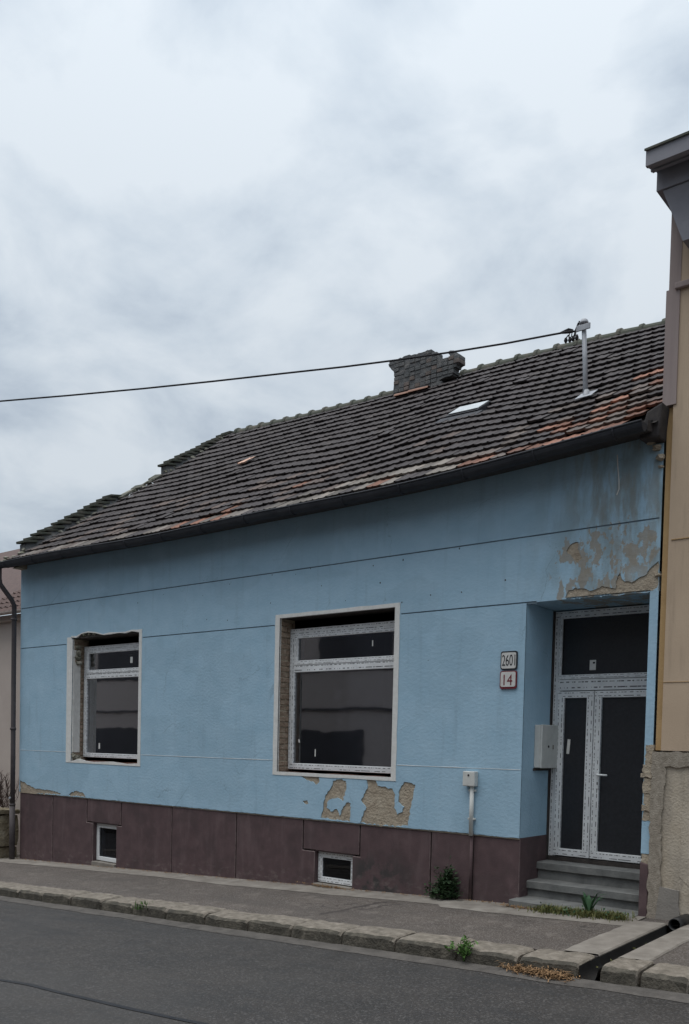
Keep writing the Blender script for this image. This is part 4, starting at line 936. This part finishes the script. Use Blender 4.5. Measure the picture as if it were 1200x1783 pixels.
# ---------------------------------------------------------------- eaves, gutter and downpipe
gx0, gx1 = XL-.10, -3.33
gxs = [gx0+(gx1-gx0)*i/44 for i in range(45)]
GY = -.42
def gz(x): return es_(x)-.038+.012*math.sin(x*1.3)
gt = MB(); k = 10; GR = .074
for x in gxs:
    for rad in (GR, GR-.008):
        for j in range(k+1): a = math.pi+math.pi*j/k; gt.v.append((x, GY+math.cos(a)*rad, gz(x)+math.sin(a)*rad*1.15))
K2 = 2*(k+1)
for i in range(44):
    for j in range(k): gt.f.append((i*K2+j, i*K2+j+1, (i+1)*K2+j+1, (i+1)*K2+j)); gt.f.append((i*K2+k+1+j, (i+1)*K2+k+1+j, (i+1)*K2+k+2+j, i*K2+k+2+j))
    gt.f.append((i*K2, (i+1)*K2, (i+1)*K2+k+1, i*K2+k+1)); gt.f.append((i*K2+k, i*K2+K2-1, (i+1)*K2+K2-1, (i+1)*K2+k))
gt.f.append(tuple(range(k+1))); gt.f.append(tuple(44*K2+j for j in range(k+1)))
gut = gt.build('gutter', 'gutter', house, smooth=False)
bd = MB(); bd.tube([(x, GY-GR, gz(x)) for x in gxs], .011, 6); bd.build('gutter_bead', 'gutter', gut, smooth=True)
for i in range(14):
    x = gx0+.35+i*.86; mb = MB(); mb.tube([(x, GY+math.cos(math.pi+math.pi*j/8)*(GR+.006), gz(x)+math.sin(math.pi+math.pi*j/8)*(GR+.006)*1.15) for j in range(9)], .008, 5); mb.build('gutter_bracket', 'gutter', gut)
sf = MB()
for x in gxs:
    sf.v += [(x, .02, es_(x)-.015), (x, GY+.085, gz(x)-.055), (x, GY+.085, gz(x)+.04), (x, .02, es_(x)+.14)]
for i in range(44):
    for j in range(4): sf.f.append((4*i+j, 4*i+(j+1) % 4, 4*i+4+(j+1) % 4, 4*i+4+j))
sf.f += [(0, 1, 2, 3), (179, 178, 177, 176)]
sf.build('eaves_board', 'wood', house)
# rotten open eaves end with crumbling masonry beside the neighbour
MB().prism([(-3.47, es_(-3.4)-.10), (-3.27, es_(-3.3)-.12), (-3.24, es_(-3.3)+.22), (-3.40, es_(-3.4)+.16)], -.20, .02).build('rotten_rafter_end', 'wood', house, bevel=.02)
tag(lumps('crumbled_masonry', 'render', house, [((-3.345, -.02, 4.90), .055), ((-3.31, -.015, 4.80), .05), ((-3.40, -.04, 4.96), .04), ((-3.305, .0, 4.71), .03), ((-3.30, .005, 3.63), .03)], 15), kind='stuff')
# downpipe with swan neck at the left corner
x0 = XL-.055; yp = -.10
dp = MB(); dp.tube([(XL-.02, GY, gz(XL)-.05), (XL-.02, GY, gz(XL)-.26), (XL-.03, GY+.03, gz(XL)-.36), (XL-.045, yp-.06, gz(XL)-.60), (x0, yp, gz(XL)-.70), (x0, yp, 3.0), (x0+.005, yp, 1.5), (x0, yp, .55)], .043, 14); dpo = dp.build('downpipe', 'pipe', house, smooth=True)
dp = MB(); dp.tube([(x0-.003, yp, .60), (x0-.003, yp, zg(XL, yp)+.02)], .052, 14); dp.build('standpipe', 'pipe', dpo, smooth=True)
for z in (4.0, 2.0, .60): 
    mb = MB(); mb.tube([(x0-.003, yp, z-.02), (x0-.003, yp, z+.02)], .056, 14); mb.build('pipe_clip', 'pipe', dpo, smooth=True)
pq = W(31, 1391, yp-.062); mb = MB(); mb.tube([(x0+.01, yp-.072, pq.z), (x0+.01, yp-.05, pq.z)], .022, 10); mb.build('clip_bolt', 'galv', dpo)

# ================================================================== THINGS ON THE HOUSE
# service mast on the roof
best = None
for i in range(300):
    for j in range(60):
        t = i/300; x = -4.0-j*.02; p = RP(x, t); d = p-CAM; w_ = d.dot(Fv); e_ = (600+FPX*d.dot(Rv)/w_-1021)**2+(CY-FPX*d.dot(Uv)/w_-697)**2
        if best is None or e_ < best[0]: best = (e_, x, t)
mbp = RP(best[1], best[2]); mtop = W(1017, 563, mbp.y)
mast = thing('service_mast', mbp, 'grey steel service mast with crossarm rising from the tiled roof', 'mast')
mb = MB(); mb.tube([mbp-Vector((0, 0, .2)), mbp.lerp(mtop, .5), Vector((mtop.x, mbp.y, mtop.z-.02))], [.031, .030, .029], 14); mb.build('pole', 'galv', mast, smooth=True)
mz = W(1018, 572, mbp.y).z; MX = mtop.x+.005
mb = MB(); mb.box(MX-.085, MX+.10, mbp.y-.052, mbp.y-.032, mz-.036, mz+.036); mb.build('crossarm', 'galv', mast, bevel=.004)
mb = MB(); n = 8; k = 12
for i in range(n+1):
    a = math.pi/2*i/n
    for j in range(k): b = 2*math.pi*j/k; mb.v.append((mtop.x+math.cos(a)*.060*math.cos(b), mbp.y+math.cos(a)*.060*math.sin(b), mtop.z-.005+math.sin(a)*.065))
for i in range(n):
    for j in range(k): l = (j+1) % k; mb.f.append((i*k+j, i*k+l, (i+1)*k+l, (i+1)*k+j))
mb.f.append(tuple(range(k))); mb.build('weather_hood', 'galv', mast, smooth=True)
mb = MB(); q = RM(best[1], best[2]); mb.box(-.11, .11, -.08, .16, .062, .068); o = mb.build('flashing', 'galv', mast); o.matrix_basis = q
mb = MB(); mb.tube([mbp+Vector((0, 0, -.05)), mbp+Vector((0, 0, .13))], [.055, .034], 14); mb.build('flashing_collar', 'galv', mast, smooth=True)
Y0 = mbp.y-.02
c0 = W(1006, 575, Y0)
mb = MB(); mb.tube([Vector((mtop.x-.06, mbp.y-.03, mtop.z+.01)), W(1007, 563, Y0), W(1003, 573, Y0), W(1000, 585, Y0)], .010, 6); mb.tube([Vector((mtop.x-.045, mbp.y-.045, mtop.z+.02)), W(1010, 560, Y0), W(1005, 570, Y0), W(999, 590, Y0)], .009, 6); mb.build('service_tail', 'cable', mast, smooth=True)
for (u, v, ut, vt) in ((985.5, 593, 990, 583), (992.5, 592, 992, 580), (998, 590, 996, 581), (1004.5, 588, 1003, 578)):
    a = W(ut, vt, Y0-.02); b = W(u, v, Y0-.03); mb = MB()
    mb.tube([a, a.lerp(b, .5)+Vector((-.012, 0, .0)), b+Vector((0, 0, .03)), b, b-Vector((0, 0, .03))], [.007, .008, .016, .026, .012], 8); mb.build('clamp', 'cable', mast, smooth=True)
cb = []
kp = [(1006, 576.5), (990, 577.5), (965, 582), (880, 598), (790, 612.5), (690, 627), (600, 638.5), (495, 650), (370, 664), (250, 676.5), (120, 688.5), (0, 698.5), (-160, 711)]
for i, (u, v) in enumerate(kp):
    f = (1006-u)/1006; cb.append(W(u, v, Y0-f*(Y0+1.2)))
cb.append(cb[-1]+(cb[-1]-cb[-2])*6+Vector((0, 0, .5)))
mb = MB(); mb.tube(cb, .0125, 6)
cbo = mb.build('overhead_cable', 'cable', None, smooth=True); tag(cbo, 'black overhead supply cable running from the roof mast across the sky', 'cable')
mb = MB(); a, b = W(998, 575, Y0), W(972, 581, Y0-.05); mb.tube([a, a.lerp(b, .3)+Vector((0, 0, .025)), b], [.012, .016, .008], 6); mb.tube([a-Vector((0, 0, .03)), a.lerp(b, .4)-Vector((0, 0, .02)), b], .006, 6); mb.build('cable_clamp', 'cable', mast, smooth=True)

# meter box on the niche wall
m0, m1 = WX(931, 1300, XC+.004), WX(962, 1300, XC+.004)
my0, my1, mz0, mz1 = .285, .70, 1.635, 2.125
mbx = thing('meter_box', (XC, .45, mz0), 'off white metal meter box fixed beside the door in the niche', 'meter box')
MB().box(XC+.002, XC+.075, my0, my1, mz0, mz1).build('body', 'box', mbx, bevel=.006)
MB().box(XC+.077, XC+.10, my0-.004, my1, mz0-.004, mz1+.004).build('lid', 'box', mbx, bevel=.006)
MB().tube([(XC+.099, my0+.16, 1.88), (XC+.106, my0+.16, 1.88)], .014, 10).build('lock', 'ink', mbx)
MB().box(XC+.10, XC+.104, my0+.265, my0+.29, 1.85, 1.90).build('small_label', 'greypatch', mbx)
MB().box(XC+.001, XC+.02, my0-.012, my1+.02, mz0-.035, mz0-.006).build('mounting_gap', 'cavity', mbx)
# cable box and conduit
bx0, bx1, bzt, bzb = W(812, 1357).x, W(833, 1357).x, W(822, 1343).z, W(822, 1369).z
cbx = thing('junction_box', ((bx0+bx1)/2, 0, bzb), 'small grey junction box with conduit running down the blue wall', 'junction box')
MB().box(bx0, bx1, -.085, -.002, bzb, bzt).build('enclosure', 'box', cbx, bevel=.010)
MB().tube([((bx0+bx1)/2, -.09, bzt-.045), ((bx0+bx1)/2, -.084, bzt-.045)], .012, 10).build('cap', 'ink', cbx)
xm2 = W(824, 1400).x
MB().tube([(xm2, -.032, bzb+.01), (xm2, -.032, PT-.03)], .026, 12).build('conduit', 'box', cbx, smooth=True)
MB().tube([(xm2-.002, -.006, PT+.02), (xm2-.002, -.006, zg(xm2, 0)+.0)], .020, 12).build('painted_conduit', 'plinth', cbx, smooth=True)
for z in (1.35, 1.02): MB().box(xm2-.045, xm2+.045, -.04, -.002, z-.012, z+.012).build('clip', 'box', cbx, bevel=.004)
# house number plates
def plate(u0, u1, v0, v1, text, border, ink, name, label, band):
    x0, x1 = W(u0, (v0+v1)/2).x, W(u1, (v0+v1)/2).x; z1, z0 = W((u0+u1)/2, v0).z, W((u0+u1)/2, v1).z
    pl = thing(name, ((x0+x1)/2, 0, z0), label, 'number plate')
    def rr(x0, x1, z0, z1, q):
        o = []
        for cx, cz, a0 in ((x1-q, z0+q, -90), (x1-q, z1-q, 0), (x0+q, z1-q, 90), (x0+q, z0+q, 180)):
            for k in range(5): a = math.radians(a0+k*22.5); o.append((cx+math.cos(a)*q, cz+math.sin(a)*q))
        return o
    MB().prism(rr(x0, x1, z0, z1, .025), -.020, -.004).build('rim', border, pl)
    MB().prism(rr(x0+.012, x1-.012, z0+band[0], z1-band[1], .02), -.024, -.0201).build('face', 'enamel', pl)
    cu = bpy.data.curves.new('lettering', 'FONT'); cu.body = text; cu.size = 1.0; cu.align_x = 'CENTER'; cu.align_y = 'CENTER'; cu.extrude = .004
    to_ = bpy.data.objects.new('tmp', cu); COL.objects.link(to_); bpy.context.view_layer.update()
    me = bpy.data.meshes.new_from_object(to_.evaluated_get(bpy.context.evaluated_depsgraph_get())); bpy.data.objects.remove(to_)
    xs = [v.co.x for v in me.vertices]; ys = [v.co.y for v in me.vertices]; tw, th = max(xs)-min(xs), max(ys)-min(ys)
    hz = (z1-z0)*(.60); wx = (x1-x0)*(.80 if len(text) > 2 else .52); cx, cy_ = (max(xs)+min(xs))/2, (max(ys)+min(ys))/2
    for v in me.vertices: v.co = ((x0+x1)/2+(v.co.x-cx)*wx/tw, -.0242-.0015*(1 if v.co.z > 0 else 0), (z0+z1)/2+(v.co.y-cy_)*hz/th)
    me.materials.clear(); me.materials.append(M[ink]); inst('lettering', me, pl, None)
plate(873.5, 902, 1134, 1166, '2601', 'ink', 'ink', 'number_plate', 'white enamel number plate with black rim reading 2601', (.012, .016))
plate(872, 901, 1168.5, 1199.5, '14', 'redink', 'redink', 'number_plate', 'white enamel number plate with dark red rim reading 14', (.022, .010))

# ================================================================== NEIGHBOURS
nb = thing('neighbour_house', (-1.5, 0, zg(-1.5, 0)), 'taller tan rendered house at the right with grey overhanging eaves and stained base', 'house')
NT = 7.25
MB().box(-3.195, 9, -.03, .5, 1.862, NT).build('wall', 'tan', nb)
MB().box(-3.262, -3.194, .004, .5, 1.865, 5.28).build('edge_strip', 'ochre', nb)
MB().box(-3.300, -3.165, -.045, .5, 5.29, 6.42).build('edge_cladding', 'mauve', nb)
MB().box(-3.278, -3.165, -.035, .5, 6.425, 7.22).build('edge_cladding', 'mauve', nb)
MB().box(-3.166, 9, -.040, -.0301, 3.955, 3.962).build('wall_joint', 'ochre', nb)
MB().box(-3.194, 9, -.036, -.0301, 2.545, 2.549).build('wall_joint', 'ochre', nb)
MB().box(-3.21, 9, -.08, -.031, 6.40, 6.46).build('string_course', 'mauve', nb, bevel=.01)
mb = MB(); mb.box(-3.19, 9, -.005, .5, zg(-3.2, 0)-.5, 1.855); mb.build('base_wall', 'oldwall', nb)
ro = rag([(-3.282, zg(-3.3, 0)-.2), (-3.165, zg(-3.1, 0)-.2), (-3.155, .6), (-3.17, 1.2), (-3.14, 1.6), (-3.15, 1.70), (-2.2, 1.74), (-2.2, 1.852), (-3.282, 1.852)], .05, .012, 41)
MB().prism(ro, -.028, .3).build('roughcast_edge', 'roughcast', nb)
gpz = W(1165, 1545).z
MB().prism(rag([(W(1142, 1600).x, zg(-3.1, 0)-.02), (W(1184, 1610).x, zg(-2.9, 0)-.02), (W(1184, 1550).x, gpz-.02), (W(1150, 1545).x, gpz)], .05, .008, 3), -.031, .02).build('cement_patch', 'greypatch', nb)
for z0, z1, h_ in ((.62, 1.55, .02),): 
    MB().prism(rag([(-2.98, z0), (-2.86, z0-.1), (-2.84, z1), (-2.95, z1+.1)], .05, .012, 8), -.010, .02).build('worn_render', 'oldwall', nb)
# eaves: fascia, soffit box, roof edge
MB().box(-3.30, 9, -.40, -.001, 7.215, 7.40).build('soffit_box', 'eavegrey', nb)
MB().box(-3.31, 9, -.62, -.35, 7.402, 7.425).build('soffit', 'eavegrey', nb)
MB().box(-3.32, 9, -.64, -.60, 7.335, 7.47).build('fascia', 'eavegrey', nb)
mb = MB(); 
for i in range(4): mb.box(-3.315, 9, -.595+i*.035, -.57+i*.035, 7.345+.012*(i % 2), 7.40)
mb.build('soffit_batten', 'eavegrey', nb)
mb = MB(); mb.add([(-3.33, -.66, 7.47), (9, -.66, 7.47), (9, 4, 9.4), (-3.33, 4, 9.4), (-3.33, -.66, 7.49), (9, -.66, 7.49), (9, 4, 9.44), (-3.33, 4, 9.44)], [(0, 3, 2, 1), (4, 5, 6, 7), (0, 1, 5, 4), (3, 0, 4, 7), (1, 2, 6, 5), (2, 3, 7, 6)]); mb.build('roof', 'ridge', nb)
a, b = W(1175, 380, -.04), W(1206, 448, -.04); c = W(1206, 330, -.04)
mb = MB(); pts = [(a.x, 7.21), (b.x+.02, b.z), (9, b.z), (9, 7.21)]; mb.prism([(p[0], p[1]) for p in pts], -.38, -.031); mb.build('corbelled_bay', 'eavegrey', nb)
MB().add([(-3.25, .5, 1.0), (-3.25, 9.6, 1.0), (-3.25, 9.6, 7.5), (-3.25, 4, 9.3), (-3.25, .5, 7.85)], [(0, 1, 2, 3, 4)]).build('flank_wall', 'mauve', nb)

# pale neighbour at the left, set back
ln = thing('neighbour_house', (-20, 1.0, zg(-20, 1)), 'pale pinkish house with red tiled roof beyond the downpipe at the left', 'house')
ly = .75
ez = W(10, 1071, ly-.2).z
MB().box(-32, XL-.12, ly, ly+.3, -1.2, ez-.05).build('wall', 'pinkwall', ln)
mb = MB(); mb.box(-32, XL-.12, ly-.10, ly, ez-.10, ez+.02); mb.build('cornice', 'pinkwall', ln, bevel=.01)
mb = MB(); gpts = [(ly-.26+math.cos(math.pi+math.pi*j/8)*.06, ez+.05+math.sin(math.pi+math.pi*j/8)*.06) for j in range(9)]
mb.v = [(x, y, z) for x in (-32, XL-.12) for y, z in gpts]; mb.f = [(j, j+1, 10+j, 9+j) for j in range(8)]; mb.build('gutter', 'pinkwall', ln)
pit = .62
mb = MB(); mb.add([(-32, ly-.2, ez+.02), (XL-.12, ly-.2, ez+.02), (XL-.12, ly+5, ez+.02+5.2*pit), (-32, ly+5, ez+.02+5.2*pit)], [(0, 1, 2, 3)]); lr = mb.build('roof', 'pinktile', ln)
me = MB(); tp_ = [(-.5, .014), (-.3, .034), (-.1, .014), (.15, .0), (.5, .012)]
for y, l in ((0, .03), (.36, .0)):
    for px_, pz in tp_: me.v.append((px_*.2, y, pz+l))
for px_, pz in tp_: me.v.append((px_*.2, 0, pz+.012))
me.f = [(k, k+1, 6+k, 5+k) for k in range(4)] + [(10+k, 11+k, k+1, k) for k in range(4)]
tme = me.mesh('roof_tile', 'pinktile'); sl_ = math.atan(pit)
for row in range(17):
    for k in range(14):
        x = XL-.22-k*.2; y = ly-.2+row*.30*math.cos(sl_); z = ez+.03+row*.30*math.sin(sl_)
        inst('roof_tile', tme, lr, Matrix.Translation((x+rnd.uniform(-.006, .006), y, z)) @ Matrix.Rotation(sl_, 4, 'X') @ Matrix.Rotation(rnd.gauss(0, .012), 4, 'Z'))
# garden wall of rough stones with a bare shrub behind
gw = thing('garden_wall', (-16.2, -.2, zg(-16, 0)), 'low rough yellowish stone wall left of the downpipe', 'wall')
r = random.Random(31)
def rstone(x0, x1, y0, y1, z0, z1, seed):
    bm = bmesh.new(); bmesh.ops.create_cube(bm, size=1); bmesh.ops.subdivide_edges(bm, edges=bm.edges[:], cuts=3, use_grid_fill=True)
    for v in bm.verts:
        c_ = v.co; k = 1-.10*(abs(c_.x*2)**4+abs(c_.y*2)**4+abs(c_.z*2)**4)/3; p = Vector(((x0+x1)/2+c_.x*k*(x1-x0), (y0+y1)/2+c_.y*k*(y1-y0), (z0+z1)/2+c_.z*k*(z1-z0)))
        v.co = p + noise.noise_vector(p*5+Vector((seed*3.1,)*3))*.025
    me = bpy.data.meshes.new('stone'); bm.to_mesh(me); bm.free(); me.materials.append(M['stone']); inst('stone', me, gw, None)
gz_ = zg(-16, 0)
zt_ = W(10, 1411, -.2).z
for i, (x0, x1) in enumerate(((-15.75, -15.36), (-16.3, -15.77), (-16.9, -16.32), (-17.6, -16.92))):
    rstone(x0, x1, -.25, .20, gz_+.24, zt_-.09, i); rstone(x0-.03, x1-.06, -.22, .20, gz_-.15, gz_+.25, i+10); rstone(x0-.02, x1+.03, -.28, .22, zt_-.10, zt_, i+20)
sh = thing('bare_shrub', (-15.9, .3, zt_-.3), 'leafless twiggy shrub behind the stone wall at the left', 'shrub')
tw = MB(); r = random.Random(17)
def twig(p, d, l, rad, lev):
    pts = [p]; 
    for i in range(4): d = (d+Vector((r.uniform(-.3, .3), r.uniform(-.3, .3), r.uniform(-.1, .3)))).normalized(); pts.append(pts[-1]+d*l/4)
    tw.tube(pts, [rad*(1-.18*i) for i in range(5)], 5)
    if lev:
        for i in range(1, 5):
            for _ in range(2): twig(pts[i], (d+Vector((r.uniform(-.9, .9), r.uniform(-.9, .9), r.uniform(-.2, .6)))).normalized(), l*.5, rad*.6, lev-1)
for i in range(9): twig(Vector((-15.45-.16*i+r.uniform(-.05, .05), .28+r.uniform(-.1, .1), zt_-.30)), Vector((r.uniform(-.3, .3), r.uniform(-.3, .2), 1)).normalized(), r.uniform(.4, .75), .012, 2)
tw.build('twigs', 'twig', sh)
# the house across the street, behind the photographer: mirrored in the panes
op = thing('opposite_house', (-15, -12.2, zg(-15, -12)), 'pale house across the street mirrored dimly in the wide window', 'house')
MB().box(-48, 5, -12.6, -12.2, -3.2, 7.4).build('wall', 'oppwall', op)
MB().box(-48, 5, -12.21, -12.14, 2.90, 2.97).build('string_course', 'oppdark', op); MB().box(-48, 5, -12.5, -11.85, 7.3, 7.5).build('eaves', 'oppdark', op)
MB().box(-48, 5, -12.21, -12.17, 4.15, 4.30).build('string_course', 'oppdark', op)
for x0, x1 in ((-47, -37.5), (-36, -24.5), (-23.5, -16.9), (-15.2, -9.5), (-7, -1)):
    MB().box(x0, x1, -12.23, -12.17, -2.5, 2.28).build('garage_door', 'oppdark', op)
for i in range(13):
    x0 = -46+i*3.9; MB().box(x0, x0+2.9, -12.23, -12.16, 4.45, 6.3).build('window', 'oppdark', op)
mb = MB(); mb.add([(-48, -11.8, 7.5), (5, -11.8, 7.5), (5, -17, 10.5), (-48, -17, 10.5)], [(0, 1, 2, 3)]); mb.build('roof', 'oppdark', op)

# ================================================================== WEEDS AND LITTER
p0 = WG(760, 1571)
bu = thing('ivy_bush', p0, 'dark green leafy weed growing against the maroon plinth', 'weed')
mb = MB(); 
def cf(r):
    while True:
        a = Vector((r.uniform(-1, 1), r.uniform(-1, 1), r.uniform(0, 1)))
        if a.x**2+a.y**2+(a.z)**2 < 1: break
    x = p0.x-.02+a.x*.19*(1-.35*a.z)+.05*a.z; return (x, -.02-abs(a.y)*.20*(1-.5*a.z), zg(x, -.1)+.02+a.z*.34)
leaves(mb, 480, cf, .036, 3, .6)
rb = random.Random(55)
for sx, sz in ((-.20, .12), (.17, .20), (-.12, .33), (.05, .40), (.12, .34), (-.24, .05), (.24, .06)):   # straggling shoots
    leaves(mb, 16, lambda r: (lambda k: (p0.x+sx*k+r.gauss(0, .018), -.06-.05*k+r.gauss(0, .02), zg(p0.x, 0)+.03+sz*k+r.gauss(0, .015)))(r.uniform(.5, 1.1)), .030, rb.randrange(999), .7)
mb.build('foliage', 'ivy', bu)
mb = MB(); r = random.Random(4)
for i in range(9): mb.tube([(p0.x+r.uniform(-.05, .05), -.06, zg(p0.x, 0)), (p0.x+r.uniform(-.1, .1), -.08, zg(p0.x, 0)+.15), (p0.x+r.uniform(-.16, .16), -.06, zg(p0.x, 0)+.30)], .005, 5)
mb.build('stem', 'twig', bu)
p1 = WG(801, 1657); p1.y = KF+.03
we = thing('kerb_weed', p1, 'bright green weed sprouting from a kerb joint beside the road', 'weed')
mb = MB(); leaves(mb, 110, lambda r: (p1.x+r.gauss(0, .05), p1.y-.02+r.gauss(0, .035), zg(p1.x, p1.y)-.05+abs(r.gauss(.03, .06))), .030, 8, .8); mb.build('foliage', 'weed', we)
mb = MB(); r = random.Random(5)
for i in range(5): mb.tube([(p1.x, p1.y-.02, zg(p1.x, p1.y)-.1), (p1.x+r.uniform(-.06, .06), p1.y-.03, zg(p1.x, p1.y)+r.uniform(.02, .10))], .003, 4)
mb.build('stem', 'weed', we)
p2 = WG(224, 1583); p2.y = KF+.06
tu = thing('grass_tuft', p2, 'small grass tuft in a kerb joint under the narrow window', 'grass')
mb = MB(); blades(mb, 60, lambda r: (p2.x+r.gauss(0, .05), p2.y+r.gauss(0, .06), zg(p2.x, p2.y)-.03), .10, 2); mb.build('blades', 'weed', tu)
# weeds at the foot of the steps
p3 = WG(1020, 1592)
gs = MB(); blades(gs, 1300, lambda r: (lambda x: (x, -.25+r.gauss(0, .06)-.05*(x+4.1), zg(x, -.25)))(r.choice([r.gauss(-4.25, .09), r.gauss(-4.02, .12), r.gauss(-3.8, .07), r.gauss(-3.55, .10), r.uniform(-4.45, -3.4)])), .10, 6, .005, 1.3)
tag(gs.build('step_weeds', 'grass'), 'yellowing low grass along the foot of the entrance steps', 'grass', kind='stuff')
gs = MB(); leaves(gs, 260, lambda r: (lambda x: (x, -.25+r.gauss(0, .06), zg(x, -.25)+abs(r.gauss(.01, .03))))(r.choice([r.gauss(-4.15, .10), r.gauss(-3.95, .08), r.gauss(-3.7, .12), r.gauss(-3.5, .05)])), .022, 66, .6)
tag(gs.build('step_clover', 'weed2'), 'small dark green leaves mixed into the grass at the foot of the entrance steps', 'weeds', kind='stuff')
p4 = WG(1046, 1601); p4.x, p4.y = -3.80, -.26; 
pl = thing('leafy_weed', p4, 'upright broad leaved green weed in front of the bottom step', 'weed')
p4.z = zg(p4.x, p4.y)
r = random.Random(12)
for i in range(13):
    a = r.uniform(0, 6.28); o_ = Vector((math.cos(a), math.sin(a), 0)); l = r.uniform(.18, .33); w_ = .022*r.uniform(.7, 1.3); s_ = Vector((-o_.y, o_.x, 0))*w_; mb = MB(); ln_ = r.uniform(.2, .8)
    q = [p4, p4+o_*l*.25*ln_+Vector((0, 0, l*.4)), p4+o_*l*.6*ln_+Vector((0, 0, l*.78)), p4+o_*l*ln_+Vector((0, 0, l*(1-.25*ln_)))]
    mb.add([q[0], q[1]-s_, q[1]+s_, q[2]-s_*.9, q[2]+s_*.9, q[3], q[1]-Vector((0, 0, .006)), q[2]-Vector((0, 0, .006))], [(0, 1, 6), (0, 6, 2), (1, 3, 7, 6), (6, 7, 4, 2), (3, 5, 7), (7, 5, 4)]); mb.build('leaf', 'weed2', pl)
# dry straw on the road and by the walls
def straw(name, n, pf, label, seed, l=.07):
    r = random.Random(seed); mb = MB()
    for i in range(n):
        p = Vector(pf(r)); a = r.uniform(0, 6.28); d = Vector((math.cos(a), math.sin(a), r.uniform(-.1, .25)))*l*r.uniform(.4, 1.3); s_ = Vector((-d.y, d.x, 0)).normalized()*.004; m_ = p+d*.5+Vector((0, 0, r.uniform(0, .015)))
        mb.add([p-s_, p+s_, m_+s_, m_-s_, p+d], [(0, 1, 2, 3), (3, 2, 4)])
    tag(mb.build(name, 'straw'), label, 'debris', kind='stuff')
a, b = WG(890, 1690, -KH), WG(985, 1708, -KH)
straw('dry_straw', 1500, lambda r: (lambda t, w: (a.x+(b.x-a.x)*t+r.gauss(0, .05), a.y+.02+(b.y-a.y)*t+r.gauss(0, .05), zg(a.x+(b.x-a.x)*t, -2.4)-KH+.012+abs(r.gauss(0, .022))))(r.choice([r.uniform(0, .45), r.uniform(.5, 1.0)]), 0), 'brown dry straw lying in the road gutter by the drain channel', 1)
c = WG(905, 1584); straw('dry_straw', 220, lambda r: (c.x+r.gauss(0, .16), -.20+r.gauss(0, .035), zg(c.x, -.2)+.012+abs(r.gauss(0, .008))), 'brown dry straw at the left end of the bottom step', 2, .05)
d = WG(560, 1549); straw('dry_straw', 260, lambda r: (d.x+.05+r.gauss(0, .20), -.03+r.gauss(0, .03), zg(d.x, 0)+.014+abs(r.gauss(0, .010))), 'brown dry straw under the wide low cellar window', 3, .045)
straw('dry_straw', 500, lambda r: (lambda x: (x, -.03-abs(r.gauss(0, .03)), zg(x, -.05)+.014))(r.uniform(XL, XC-.3)), 'thin brown litter along the foot of the plinth', 4, .035)
